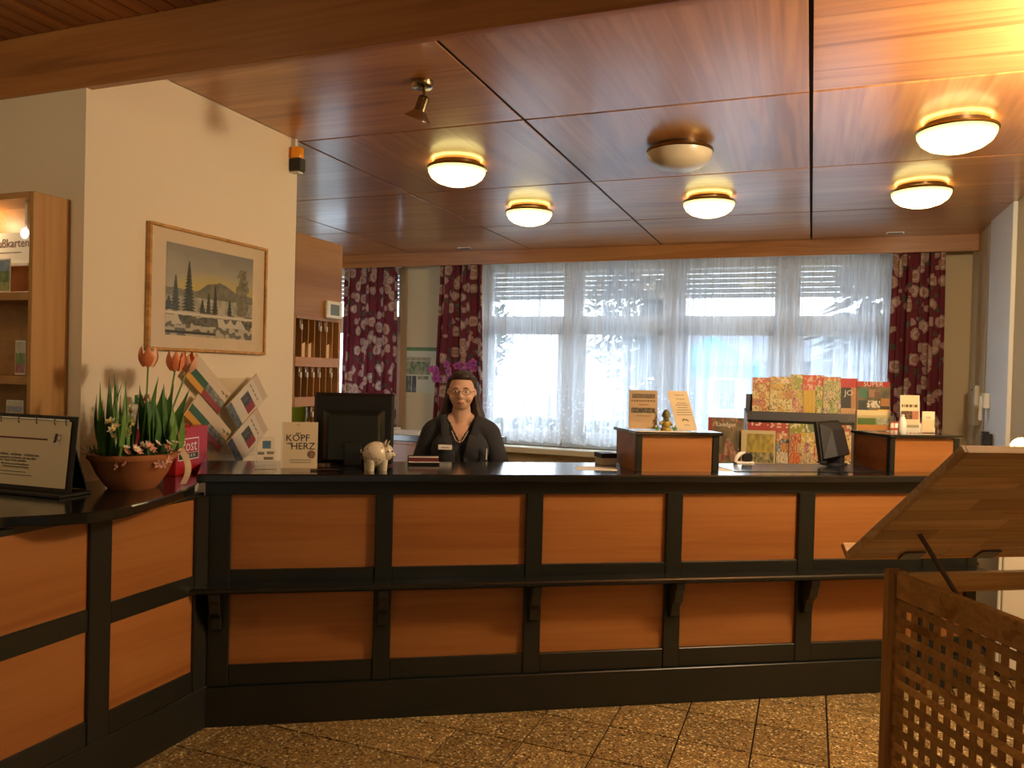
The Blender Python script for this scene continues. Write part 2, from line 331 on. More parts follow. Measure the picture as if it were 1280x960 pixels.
def picture(name, w, h, nx, ny, fn, parent, loc, rot=(PI/2,0,0)):
    """flat print: local x right, local y up; fn(u,v) -> sRGB"""
    me = bpy.data.meshes.new(name); vs = [((i/nx-.5)*w, (j/ny-.5)*h, 0) for j in range(ny+1) for i in range(nx+1)]; q = nx+1
    me.from_pydata(vs, [], [(j*q+i, j*q+i+1, (j+1)*q+i+1, (j+1)*q+i) for j in range(ny) for i in range(nx)])
    at = me.color_attributes.new('Col', 'FLOAT_COLOR', 'CORNER'); k = 0
    for j in range(ny):
        for i in range(nx):
            c = lin(fn((i+.5)/nx, (j+.5)/ny))
            for _ in range(4): at.data[k].color = (*c, 1); k += 1
    me.materials.append(MATS['print_ink']); return link(name, me, parent, loc, rot)
def hx(c): return tuple(int(c[i:i+2], 16)/255 for i in (0, 2, 4))
def mixc(a, b, t): return tuple(x+(y-x)*t for x, y in zip(a, b))
class VN:   # small value noise for prints
    def __init__(s, n=64, seed=1): s.g = np.random.RandomState(seed).rand(n, n); s.n = n
    def __call__(s, x, y):
        xi, yi = math.floor(x), math.floor(y); fx, fy = x-xi, y-yi; g = s.g; n = s.n
        a, b, c, d = g[yi%n, xi%n], g[yi%n, (xi+1)%n], g[(yi+1)%n, xi%n], g[(yi+1)%n, (xi+1)%n]
        return (a*(1-fx)+b*fx)*(1-fy)+(c*(1-fx)+d*fx)*fy

# =================================================================== SETTING
CZ = 2.885; WX = -2.84; RX = 1.34; WY = 8.15; BY = 2.395; PZ = 2.95; LX = -6.0
# floor: concrete bed with 30 cm terrazzo tiles on the near part, tiles as objects
fl = struct('floor', B(LX-.2, 4.2, -4.2, WY+.2, -.12, -.008), 'grout', 'speckled brown terrazzo tile floor with dark joints')
tile = B(-.1478, .1478, -.1478, .1478, -.02, 0.).mesh('tile', 'terrazzo', .0015)
big = MB()
for i in range(-20, 14):
    for j in range(-14, 28):
        x = -.796+.3035*i+.15; y = 2.80+.3035*j+.15
        if x < LX or x > 4.1 or y < -4.1 or y > WY: continue
        q = (np.array([x, y])-P0); near = q @ DV < .1
        if -2.6 < x < 1.9 and 1.9 < y < 5.2 and near or (x > .5 and 1.9 < y < 6.0 and x < 1.6): link('tile', tile, fl, (x, y, 0))
        else: big.box(x-.1478, x+.1478, y-.1478, y+.1478, -.02, 0)
o = part('tile_field', big, 'terrazzo', fl); o['kind'] = 'stuff'

# panelled ceiling
ce = struct('ceiling', B(LX-.1, 4.1, BY+.03, WY+.1, CZ+.03, CZ+.12), 'dark_gap', 'ceiling of large glossy brown wood panels with dark joints')
XL = [-5.64, -4.24, -2.84, -1.44, -.04, RX]; YL = [2.44, 3.83, 5.19, 6.55, 7.90]
for i in range(5):
    for j in range(4):
        w = XL[i+1]-XL[i]; d = YL[j+1]-YL[j]; g = .009
        ax = 'ceiling_wood_x' if (i, j) in ((4, 0), (2, 0), (4, 3), (1, 1), (0, 2)) or (j >= 2) else 'ceiling_wood_y'
        link('panel', B(-w/2+g, w/2-g, -d/2+g, d/2-g, 0, .03).mesh('panel', ax, .0015), ce, (XL[i]+w/2, YL[j]+d/2, CZ))
# light strip along the main seam over the picture wall
struct('trim_1', B(-1.447, -1.433, 2.44, 7.86, CZ+.004, CZ+.02), 'dark_gap', 'dark joint strip in the panelled ceiling')
# planked lobby ceiling
pc = struct('ceiling_lobby', B(LX-.1, 4.1, -4.1, BY-.012, PZ+.025, PZ+.12), 'dark_gap', 'lower lobby ceiling of narrow dark brown planks')
x = -4.6; 
while x < 3.9:
    link('plank', B(0, .088, -3.2, 0, 0, .02).mesh('plank', 'plank_wood', .004), pc, (x, BY-.014, PZ)); x += .094
bm_ = B(LX, 4.1, BY-.012, BY+.03, 2.70, CZ+.12)
struct('trim_2', bm_, 'beam_wood', 'broad brown wood beam between plank ceiling and panelled ceiling', .003)
struct('trim_3', B(LX, RX, 7.84, 7.88, 2.74, CZ+.03), 'beam_wood', 'brown wood pelmet board above the window curtains', .003)

# walls
def wall(name, mb, mat, label): return struct(name, mb, mat, label)
wall('wall_picture', B(-4.6, WX, BY, 3.815, 0, 2.70).box(-4.6, WX, BY+.03, 3.815, 2.70, CZ+.03), 'plaster', 'cream plaster wall with the framed landscape picture')
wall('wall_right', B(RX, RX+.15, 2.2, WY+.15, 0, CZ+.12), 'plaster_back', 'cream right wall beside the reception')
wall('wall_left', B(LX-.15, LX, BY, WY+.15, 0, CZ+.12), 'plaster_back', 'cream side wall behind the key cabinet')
wall('wall_lobby_left', B(-4.75, -4.6, -4.2, BY, 0, PZ+.12), 'plaster', 'cream lobby wall')
wall('wall_lobby_right', B(4.0, 4.15, -4.2, 2.2, 0, PZ+.12), 'plaster', 'cream lobby wall')
wall('wall_lobby_return', B(RX+.15, 4.15, 2.2, 2.35, 0, PZ+.12), 'plaster', 'cream wall return beside the lobby')
wall('wall_lobby_back', B(-4.75, 4.15, -4.35, -4.2, 0, PZ+.12), 'plaster', 'cream lobby wall behind the viewer')
wb = MB()
wb.box(-4.55, -3.52, WY, WY+.3, 0, CZ+.1); wb.box(.74, RX+.15, WY, WY+.3, 0, CZ+.1)
wb.box(-3.52, .74, WY, WY+.3, 0, .76); wb.box(LX, -4.55, WY, WY+.3, 0, .76)
wb.box(-3.52, .74, WY, WY+.3, 2.78, CZ+.1); wb.box(LX, -4.55, WY, WY+.3, 2.78, CZ+.1)
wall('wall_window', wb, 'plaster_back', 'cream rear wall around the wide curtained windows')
struct('trim_4', B(RX-.03, RX, 6.49, 7.24, 0, CZ), 'white_paint', 'white pilaster strip on the right wall', .004)
struct('trim_5', B(RX-.012, RX, 7.40, 7.42, 0, CZ), 'cream_paint', 'thin vertical cable duct on the right wall')
# windows
def window(n, x0, x1, label):
    w = sempty('window_%d' % n, label, 'window'); f = MB(); y0, y1 = WY+.10, WY+.18
    f.box(x0-.1, x0+.02, y0, y1, .76, 2.78); f.box(x1-.02, x1+.1, y0, y1, .76, 2.78)
    f.box(x0, x1, y0, y1, 2.055, 2.205); f.box(x0, x1, y0, y1, 2.70, 2.78); f.box(x0, x1, y0, y1, .76, .86)
    part('frame', f, 'white_paint', w, bevel=.004)
    s = MB(); a, b = x0+.02, x1-.02
    for q in ((a, a+.05), (b-.05, b)): s.box(q[0], q[1], y0-.02, y0+.03, .86, 2.055)
    s.box(a, b, y0-.02, y0+.03, .86, .93); s.box(a, b, y0-.02, y0+.03, 2.0, 2.055)
    part('sash', s, 'white_paint', w, bevel=.004)
    part('pane', B(a+.05, b-.05, y0+.03, y0+.036, .93, 2.0), 'pane_glass', w)
    part('pane', B(a, b, y0+.03, y0+.036, 2.205, 2.70), 'pane_glass', w)
    # outside slatted blind half lowered
    return w
WINS = [(-3.45, -2.556), (-2.372, -1.459), (-1.268, -.346), (-.145, .64)]
for n, (a, b) in enumerate(WINS):
    window(n+1, a, b, 'tall white framed window with transom, number %s from the floral curtain by the poster' % ['one', 'two', 'three', 'four'][n])
window(5, -5.9, -4.62, 'white framed window behind the floral curtain beside the key cabinet')
slat = B(-.5, .5, -.004, .004, -.024, .024).mesh('slat', 'shutter', .002)
for n, (a, b) in enumerate(WINS+[(-5.9, -4.62)]):
    t = thing('roller_shutter', ['half lowered grey slat shutter outside the window behind the woman', 'grey slat shutter outside the window right of the woman', 'grey slat shutter outside the window above the small figurine stand', 'grey slat shutter outside the window above the magazine rack', 'grey slat shutter outside the window beside the key cabinet'][n], 'shutter', ((a+b)/2, WY+.25, 2.40), 0, 'outside shutters')
    for k in range(7): o = link('slat', slat, t, (0, 0, .025+k*.052)); o.scale = (b-a+.04, 1, 1)
    for q in (-(b-a)/2-.05, (b-a)/2+.02): part('guide_rail', B(q, q+.03, -.02, .02, -1.5, .38), 'white_paint', t)
st = struct('trim_6', B(-3.6, .8, WY-.22, WY+.1, .70, .76), 'cream_paint', 'deep cream window sill below the sheer curtain', .004)

# =================================================================== OUTSIDE
struct('ground', B(-40, 40, WY+.6, 70, -.5, -.4), 'snow_ground', 'pale bright ground outside the windows')
def tree(name, label, loc, h, r, n, kind, lm):
    t = thing(name, label, 'tree', loc, 0, None); rd = random.Random(sum(map(ord, label)))
    part('trunk', MB().tube([(0,0,0), (.05,0,h*.5), (0,0,h*.95)], [r*.07, r*.05, .02], 8), 'bark', t)
    m = MB()
    for k in range(n):
        if kind == 'conifer':
            q = rd.random()**.8; z = h*(.12+.88*q); rr = r*(1-q)*(.35+.65*rd.random())+.04; a = rd.random()*2*PI
            p = Vector((rr*math.cos(a), rr*math.sin(a), z-.12*rr)); s = .24+.20*rd.random()
        else:
            a = rd.random()*2*PI; q = math.acos(2*rd.random()-1); rr = r*rd.random()**.4
            p = Vector((rr*math.sin(q)*math.cos(a), rr*math.sin(q)*math.sin(a), h*.66+h*.33*math.cos(q)*rd.random()**.3)); s = .16+.16*rd.random()
        d = Vector((math.cos(a), math.sin(a), -.35 if kind == 'conifer' else rd.uniform(-1, 1))).normalized()*s; sd = Vector((-math.sin(a), math.cos(a), rd.uniform(-.4, .4))).normalized()*s*.35
        m.add([p-d*.3, p+sd, p+d, p-sd], [(0, 1, 2, 3)])
    o = part('foliage', m, lm, t); o['kind'] = 'stuff'
    return t
tree('conifer_tree', 'large dark conifer outside the window above the magazine rack', (1.35, 15.6, -.4), 7.5, 1.75, 2400, 'conifer', 'conifer')
tree('conifer_tree', 'slender conifer outside the window right of the woman', (-3.2, 17., -.4), 4.0, .95, 900, 'conifer', 'conifer')
tree('leafy_tree', 'loose leafy tree outside between woman and sign stand', (-4.5, 20., -.4), 5.0, 1.4, 800, 'leafy', 'hedge_green')
tree('leafy_tree', 'thin pale tree outside the window beside the woman', (-8.2, 19., -.4), 4.4, 1.0, 500, 'leafy', 'hedge_green')
hd = MB(); rd = random.Random(5)
for k in range(2200):
    p = Vector((rd.uniform(-9, -1.8), 13.2+rd.uniform(-.4, .4), -.4+1.15*rd.random()**.8)); s = .07+.08*rd.random(); a = rd.random()*6.3
    d = Vector((math.cos(a), math.sin(a), rd.uniform(-1, 1))).normalized()*s; e = d.orthogonal().normalized()*s*.5; hd.add([p-d, p+e, p+d, p-e], [(0, 1, 2, 3)])
tag(part('hedge', hd, 'hedge_green'), 'low clipped hedge outside the windows', 'hedge', None, 'stuff')
hs = thing('house', 'pale grey house with sloping roof seen beyond the sheer curtain', 'house', (-.9, 26, -.4))
part('wall', B(-3.2, 3.4, 0, 5, 0, 2.6), 'house_wall', hs); part('roof', MB().prism_x([(-.5, 2.55), (2.5, 3.9), (5.5, 2.55)], -3.5, 3.7), 'house_roof', hs)
for k in (-2.2, -.4, 1.6):
    wo = part('window', B(k, k+.9, -.03, .02, .9, 2.0), 'white_paint', hs); part('pane', B(k+.08, k+.82, -.045, -.03, .98, 1.92), 'glass_dark', wo)
def parasol(label, x, y, h, r):
    t = thing('parasol', label, 'parasol', (x, y, -.4), .3, 'garden parasols')
    part('pole', MB().tube([(0,0,0), (0,0,h)], .03, 8), 'white_paint', t); m = MB(); n = 8
    vs = [(0,0,h)]+[(r*math.cos(2*PI*k/n), r*math.sin(2*PI*k/n), h-.55) for k in range(n)]+[(r*math.cos(2*PI*k/n), r*math.sin(2*PI*k/n), h-.78) for k in range(n)]
    m.add(vs, [(0, 1+k, 1+(k+1)%n) for k in range(n)]+[(1+k, 9+k, 9+(k+1)%n, 1+(k+1)%n) for k in range(n)]); part('canopy', m, 'teal_canvas', t)
    part('base', MB().lathe([(.35, 0), (.35, .06), (.05, .1)], 14), 'charcoal_plastic', t)
parasol('wide teal parasol outside, beyond the sheer curtain beside the magazine rack', -1.75, 15.0, 2.75, 1.0)
parasol('small teal parasol outside behind the sign stand', -3.45, 18.5, 2.75, .42)

# =================================================================== COUNTERS
ct = thing('reception_counter', 'long black framed reception counter with orange wood panels and foot ledge', 'counter', (P0[0], P0[1], 0), CANG)
CEND = 3.76
part('plinth', B(-.03, CEND, 0, .06, 0, .17), 'black_lacquer', ct, bevel=.003)
part('carcass', B(.05, CEND-.01, .062, .44, .0, 1.05), 'black_lacquer', ct)
POST = [(-.04, .067), (.684, .762), (1.372, 1.452), (2.058, 2.139), (2.747, 2.834), (3.44, 3.52), (3.70, CEND)]
for a, b in POST: part('post', B(a, b, .015, .06, .17, 1.008), 'black_lacquer', ct, bevel=.003)
part('rail', B(-.04, CEND, .017, .06, 1.006, 1.06), 'black_lacquer', ct, bevel=.003)
for i in range(6):
    a, b = POST[i][1], POST[i+1][0]
    part('rail', B(a, b, .02, .06, .17, .26), 'black_lacquer', ct, bevel=.003)
    part('rail', B(a, b, .02, .06, .57, .677), 'black_lacquer', ct, bevel=.003)
    for z0, z1 in ((.26, .57), (.677, 1.006)):
        part('panel', B(-(b-a)/2, (b-a)/2, 0, .02, -(z1-z0)/2, (z1-z0)/2), 'cherry', ct, ((a+b)/2, .036, (z0+z1)/2))
part('ledge', B(-.10, CEND, -.09, .02, .602, .626), 'black_top', ct, bevel=.006)
for a, b in POST[:6]:
    c = (a+b)/2 if a > 0 else .02
    part('bracket', MB().prism_x([(.016, .602), (-.082, .602), (-.082, .57), (-.07, .55), (-.062, .51), (-.03, .48), (-.022, .43), (.016, .41)], c-.022, c+.022), 'black_lacquer', ct, bevel=.003)
part('worktop', MB().prism([(-.07, -.025), (CEND+.02, -.025), (CEND+.02, .48), (-.15, .48)], 1.062, 1.10), 'black_top', ct, bevel=.006)

lc = thing('curved_counter', 'lower black side counter with curved glossy top and orange panels', 'counter', (-2.39, 2.66, 0))
# local: x = room x + 2.39, y = room y - 2.66
part('plinth', B(-.06, -.005, -2.4, .012, 0, .18), 'black_lacquer', lc, bevel=.003)
part('carcass', B(-.40, -.062, -2.4, .03, 0, 1.01), 'black_lacquer', lc)
LP = [(-2.4, -2.30), (-1.75, -1.655), (-1.17, -1.075), (-.59, -.495), (-.075, .0)]
for a, b in LP: part('post', B(-.06, -.004, a, b, .18, 1.005), 'black_lacquer', lc, bevel=.003)
for i in range(4):
    a, b = LP[i][1], LP[i+1][0]
    for z0, z1 in ((.18, .27), (.596, .676), (.998, 1.02)): part('rail', B(-.06, -.008, a, b, z0, z1), 'black_lacquer', lc, bevel=.003)
    for z0, z1 in ((.27, .596), (.676, .998)): part('panel', B(-(b-a)/2, (b-a)/2, 0, .02, -(z1-z0)/2, (z1-z0)/2), 'cherry', lc, (-.018, (a+b)/2, (z0+z1)/2), (0, 0, PI/2))
front = [(-2.42, .25), (-2.42, 1.62), (-2.40, 1.75), (-2.315, 1.84), (-2.25, 1.93), (-2.228, 2.02), (-2.232, 2.10), (-2.25, 2.19), (-2.285, 2.30), (-2.335, 2.45), (-2.40, 2.58), (-2.46, 2.665)]
poly = [(x+2.39, y-2.66) for x, y in front+[(-2.55, 2.76), (-2.70, 3.05), (-2.836, 3.12), (-2.836, 2.392), (-3.6, 2.392), (-3.6, .25)]]
part('worktop', MB().prism(poly, 1.022, 1.06), 'black_top', lc, bevel=.005)

# raised boxes on the counter
def hood(label, u0, u1, v0, v1, h):
    w = u1-u0; d = v1-v0; t = thing('counter_hood', label, 'box', CU(u0, v0, 1.10), CANG)
    for a, b in ((0, .03), (w-.035, w)): part('post', B(a, b, 0, .03, 0, h-.016), 'black_lacquer', t, bevel=.002)
    part('front_panel', B(.03, w-.035, .006, .022, 0, h-.016), 'cherry', t)
    part('side_panel', B(.004, .02, .03, d, 0, h-.016), 'cherry', t); part('side_panel', B(w-.02, w-.004, .03, d, 0, h-.016), 'cherry', t)
    part('top', MB().prism([(-.012, -.015), (w+.012, -.015), (w+.012, d+.01), (-.012, d+.01)], h-.016, h), 'black_top', t, bevel=.003)
    return t
hood('wood fronted raised box on the counter carrying two sign stands and a figurine', 1.93, 2.36, .11, .44, .195)
hood('wood fronted raised box at the counter end carrying leaflet holders', 3.32, 3.73, .13, .45, .195)

# =================================================================== KEY CABINET
kc = thing('key_cabinet', 'light wood key cabinet with rows of pigeonholes beside picture wall', 'cabinet', (-2.84, 3.82, 0))
# local y along the front 0..0.485, x<0 into the wall
KW = .485
part('back_panel', B(-.20, -.17, 0, KW, .6, 2.355), 'oak_dark', kc); part('top_panel', B(-.17, 0, 0, KW, 1.87, 2.355), 'oak_dark', kc)
part('side_panel', B(-.17, 0, 0, .012, .6, 1.87), 'oak_dark', kc); part('side_panel', B(-.17, 0, KW-.025, KW, .6, 1.87), 'oak_dark', kc)
part('base', B(-.20, 0, 0, KW, 0, .6), 'oak_dark', kc)
rows = [1.855, 1.615, 1.375, 1.135, .895, .655]
for k, z in enumerate(rows): part('shelf', B(-.17, .004, .012, KW-.025, z-.045 if k else z, (z+.012) if k else 1.87), 'oak_dark', kc)
for r in range(5):
    for c in range(1, 7): part('divider', B(-.165, 0, .012+c*.0635-.003, .012+c*.0635+.003, rows[r+1]+.012, rows[r]-.045 if r else 1.855), 'oak', kc)
keyp = thing('room_key', 'silver room key with tag hanging in a pigeonhole', 'key', (0,0,0), 0, 'room keys in the key cabinet')
part('ring', MB().tube([(.0, .008*math.cos(a), .008*math.sin(a)) for a in [2*PI*k/10 for k in range(11)]], .0015, 5, False), 'silver_key', keyp)
part('blade', B(-.002, .002, -.004, .004, -.045, -.008).box(-.002, .002, .004, .008, -.042, -.034), 'silver_key', keyp)
part('tag', MB().lathe([(.004, -.052), (.006, -.048), (.006, -.022), (.003, -.018)], 8), 'paper_white', keyp, (.006, .010, 0))
spots = [(0, 0), (0, 3), (0, 4), (1, 0), (1, 1), (1, 2), (1, 3), (1, 5), (2, 1), (2, 2), (2, 4), (2, 5)]
for k, (r, c) in enumerate(spots):
    o = keyp if k == 0 else copy_tree(keyp); o['label'] = 'silver room key with tag hanging in the ' + ('top row of pigeonholes', 'second row of pigeonholes', 'third row of pigeonholes')[r]; o.location = (-2.845+.012, 3.82+.012+(c+.52)*.0635, rows[r]-(.06 if r else .015))
pap = MB().add([(0,-.024,0), (0,.024,0), (0,.024,.09), (0,-.024,.07), (-.003,-.024,0), (-.003,.024,0), (-.003,.024,.09), (-.003,-.024,.07)], [(0,1,2,3), (7,6,5,4), (0,4,5,1), (1,5,6,2), (2,6,7,3), (3,7,4,0)]).mesh('note', 'paper')
for r, c in ((0, 1), (0, 2), (0, 5), (2, 0), (2, 2)):
    tag(link('note', pap, None, (-2.86, 3.82+.012+(c+.55)*.0635, rows[r+1]+.012)), 'folded paper note standing in the ' + ('top', 'second', 'third')[r] + ' row of pigeonholes', 'note', 'notes in the key cabinet')
th = thing('thermostat', 'white wall thermostat with grey display above the pigeonholes', 'thermostat', (-2.84, 4.20, 1.93))
part('housing', B(0, .025, -.085, .085, -.055, .055), 'white_plastic', th, bevel=.006); part('display', B(.025, .027, -.05, .045, -.034, .034), 'lcd', th)

# =================================================================== PICTURE
vn = VN(64, 3)
def landscape(u, v):
    c = mixc(hx('8f8d84'), hx('c9bf9c'), min(1, max(0, (1-v)*1.4+.25*vn(u*6, v*9))))
    if .42 < v < .75 and abs(u-.55) < .45: c = mixc(c, hx('d9c254'), max(0, .9-abs(v-.55)*4-abs(u-.55)*.7))
    hill = .50+.13*max(0, 1-abs(u-.58)*4.2)+.05*vn(u*9, 1)
    if v < hill: c = mixc(hx('6b6a58'), hx('8e886a'), vn(u*30, v*30))
    if v < .44: c = mixc(hx('d8ceb0'), hx('8f8a72'), vn(u*22, v*16))
    for (x, b, t, w) in ((.24, .24, .83, .085), (.10, .25, .66, .06), (.46, .26, .50, .035), (.535, .25, .60, .04), (.39, .25, .42, .045), (.71, .26, .46, .035), (.03, .25, .42, .08)):
        if b < v < t:
            ww = w*(t-v)/(t-b)*(1-.6*((v*26) % 1))+.006
            if abs(u-x) < ww: c = mixc(hx('2a322a'), hx('4a5346'), vn(u*60, v*60))
    if .26 < v < .84 and abs(u-.86) < .02+.11*(1-abs(v-.5)*2.1)*vn(u*30, v*24): c = mixc(hx('6d6a50'), hx('9a9270'), vn(u*50, v*50))
    if v < .28: c = mixc(hx('c8bfa0'), hx('5a584a'), (vn(u*26, v*30) > .5)*.8)
    if .23 < v < .26: c = hx('e3dac0')
    if .12 < v < .22: c = mixc(hx('3f4138'), hx('8a8570'), vn(u*40, v*40)) if vn(u*18, v*8) > .35 else hx('d8cfb2')
    if .02 < v < .055 and u < .55: c = hx('3a382f')
    return c
pf = thing('framed_picture', 'wood framed watercolour of fir trees before a hill on plaster wall', 'picture', (WX, 3.13, 1.92), 0)
pw, ph = .82, .585
fr = MB()
for a, b, c, d in ((-pw/2, pw/2, ph/2-.014, ph/2), (-pw/2, pw/2, -ph/2, -ph/2+.014), (-pw/2, -pw/2+.014, -ph/2+.014, ph/2-.014), (pw/2-.014, pw/2, -ph/2+.014, ph/2-.014)): fr.box(0, .026, a, b, c, d)
part('frame', fr, 'teak', pf, bevel=.002)
part('mount', B(.002, .012, -pw/2+.014, pw/2-.014, -ph/2+.014, ph/2-.014), 'paper', pf)
picture('painting', .605, .435, 180, 130, landscape, pf, (.0135, 0, 0), (PI/2, 0, PI/2))
part('pane', B(.017, .0185, -pw/2+.014, pw/2-.014, -ph/2+.014, ph/2-.014), 'pane_glass', pf)

# alarm beacon at the wall corner
ab = thing('warning_beacon', 'amber and black warning light at the upper wall corner', 'beacon', (WX, 3.765, 2.69))
part('base', B(0, .075, -.03, .03, 0, .075), 'black_plastic', ab, bevel=.006); part('foot', B(.0, .06, -.022, .022, -.008, 0), 'white_plastic', ab)
part('lens', MB().lathe([(.034, .075), (.036, .08), (.036, .13), (.028, .14)], 18, (.037, 0, 0)), 'amber', ab, smooth=True)
part('bracket', B(0, .03, -.012, .012, .14, .19), 'white_plastic', ab)

# =================================================================== LAMPS
def ceiling_lamp(label, x, y, z, lit=True, watts=0., group='round ceiling lamps'):
    t = thing('ceiling_lamp', label, 'lamp', (x, y, z), 0, group)
    part('base', MB().lathe([(.150, 0), (.150, -.018), (.12, -.022)], 28), 'bronze', t, smooth=True)
    part('rim', MB().lathe([(.176, -.026), (.190, -.028), (.192, -.038), (.184, -.044), (.176, -.04)], 36, cap=False), 'brass', t, smooth=True)
    part('glass_dome', MB().lathe([(.184, -.040), (.180, -.062), (.163, -.092), (.128, -.118), (.08, -.135), (.03, -.141), (.002, -.142)], 36, cap=False), 'dome_lit' if lit else 'dome_off', t, smooth=True)
    if lit: part('bulb', MB().lathe([(.150, -.030), (.160, -.027), (.160, -.024), (.150, -.0225)], 24, cap=True), 'bulb_lit', t)
    if watts:
        l = bpy.data.lights.new('lamp_light', 'POINT'); l.energy = watts; l.color = (1., .79, .53); l.shadow_soft_size = .15
        o = bpy.data.objects.new('lamp_light', l); COL.objects.link(o); o.parent = t; o.location = (0, 0, -.33)
    return t
PXC = (-2.14, -.74, .65); PYC = (4.51, 5.87)
names = {(0,0): 'lit round dome lamp on the ceiling near the spotlight', (0,1): 'lit round dome lamp on the ceiling closest to the floral curtain behind the woman', (1,0): 'unlit round dome lamp on the ceiling', (1,1): 'lit round dome lamp on the ceiling between unlit lamp and window', (2,0): 'lit round dome lamp near the right wall, farther from the window', (2,1): 'lit round dome lamp near the right wall, closer to the window'}
for i in range(3):
    for j in range(2): ceiling_lamp(names[(i, j)], PXC[i], PYC[j], CZ, (i, j) != (1, 0))
ceiling_lamp('lit round dome lamp on the panelled ceiling beside the lobby beam', 1.13, 3.32, CZ, True, 115.)
for k, (x, y, w) in enumerate(((1.9, 1.3, .7), (-2.9, .9, .65), (-1.5, -1.6, .8), (1.9, -1.4, .8))): ceiling_lamp(['lit dome lamp on the planked lobby ceiling above the lattice stand', 'lit dome lamp on the planked lobby ceiling by the side counter', 'lit dome lamp on the planked ceiling at the lobby left end', 'lit dome lamp on the planked ceiling at the lobby right end'][k], x, y, PZ, True, LOBBY_W*w, 'lobby ceiling lamps')  # unseen lamps, added to brighten the counters and walls from the lobby side
sp = thing('spotlight', 'small metal spotlight tilted down from the wood ceiling', 'spotlight', (-1.70, 3.19, CZ))
part('base', MB().lathe([(.052, 0), (.052, -.022), (.045, -.03)], 20), 'spot_metal', sp, smooth=True)
part('arm', MB().tube([(.01, 0, -.028), (.012, 0, -.085)], .007, 8), 'spot_metal', sp)
M = Matrix.Translation((.022, -.01, -.07)) @ Euler((.12, .42, 0)).to_matrix().to_4x4()
part('housing', MB().lathe([(.012, 0), (.027, -.008), (.028, -.065), (.03, -.075), (.028, -.08)], 18).xf(M), 'spot_metal', sp, smooth=True)
part('reflector', MB().lathe([(.022, -.062), (.042, -.085), (.062, -.105), (.064, -.110), (.058, -.110), (.03, -.09)], 22, cap=False).xf(M), 'chrome', sp, smooth=True)
part('bulb', MB().ball((0,0,-.092), .014, 10, 7).xf(M), 'white_plastic', sp); part('cover_glass', MB().lathe([(.058, -.1075), (.058, -.1095)], 22).xf(M), 'acrylic', sp)
for x, y, l in ((-3.5, 7.62, 'small white ceiling vent above the poster wall'), (.65, 7.62, 'small white ceiling vent above the right floral curtain')):
    t = thing('ceiling_vent', l, 'vent', (x, y, CZ)); part('plate', B(-.07, .07, -.035, .035, -.006, 0), 'white_plastic', t)
    for k in range(4): part('louvre', B(-.06, .06, -.026+k*.015, -.018+k*.015, -.009, -.006), 'grey_metal', t)

# =================================================================== CURTAINS
def cloth(name, x0, x1, z0, z1, y, folds, amp, om, nx, nz, mat, seed, stretch, hem=0., flare=0.):
    rd = random.Random(seed); ph = [rd.uniform(0, 6.28) for _ in range(6)]
    me = bpy.data.meshes.new(name); vs = []; uvs = []
    wid = x1-x0
    for j in range(nz+1):
        q = j/nz
        for i in range(nx+1):
            t = i/nx; a = 2*PI*folds*(t+.012*math.sin(5*t*6.28+ph[0])+.02*math.sin(2*t*6.28+ph[1]))
            k = 1-.25*q
            x = x0+wid*t+om*math.sin(2*a+ph[2])*k+flare*(1-q)*(t-.5)
            yy = y+amp*k*math.sin(a)+amp*.4*math.sin(a*.5+ph[3])+.01*math.sin(q*4+a)
            z = z0+(z1-z0)*q+(hem*abs(math.sin(a*.5)) if j == 0 else 0)
            vs.append((x, yy, z)); uvs.append((t*wid*stretch, q*(z1-z0)))
    w = nx+1; fs = [(j*w+i, j*w+i+1, (j+1)*w+i+1, (j+1)*w+i) for j in range(nz) for i in range(nx)]
    me.from_pydata(vs, [], fs); ul = me.uv_layers.new(name='UVMap')
    for l in me.loops: ul.data[l.index].uv = uvs[l.vertex_index]
    for p in me.polygons: p.use_smooth = True
    me.materials.append(MATS[mat]); return link(name, me)
tag(cloth('floral_curtain', -5.22, -4.50, .25, 2.76, 7.97, 6, .05, .012, 160, 20, 'floral_cloth', 1, 1.7, 0, .05), 'dark red floral curtain beside the key cabinet', 'curtain', 'floral curtains')
tag(cloth('floral_curtain', -3.93, -3.42, .25, 2.76, 7.93, 5, .05, .012, 140, 20, 'floral_cloth', 2, 1.7, 0, .16), 'dark red floral curtain between the wall poster and the sheer curtain', 'curtain', 'floral curtains')
tag(cloth('floral_curtain', .66, 1.09, .25, 2.76, 7.93, 5, .05, .012, 140, 20, 'floral_cloth', 3, 1.7, 0, .06), 'dark red floral curtain between the sheer curtain and right wall', 'curtain', 'floral curtains')
tag(cloth('sheer_curtain', -3.44, .70, .80, 2.77, 8.065, 27, .040, .030, 900, 16, 'sheer_cloth', 4, 2.2, .03), 'long white sheer lace curtain across the wide window', 'curtain')
cr_ = MB().tube([(-5.4, 7.97, 2.772), (1.2, 7.97, 2.772)], .008, 8); struct('trim_7', cr_, 'white_plastic', 'white curtain rail behind the wood pelmet')

# =================================================================== LECTERN
LA = np.array([.215, 2.532]); E1 = DU; 
lt = thing('lectern', 'teak stand with lattice sides and hinged tilted top board', 'lectern', (LA[0], LA[1], 0), CANG)
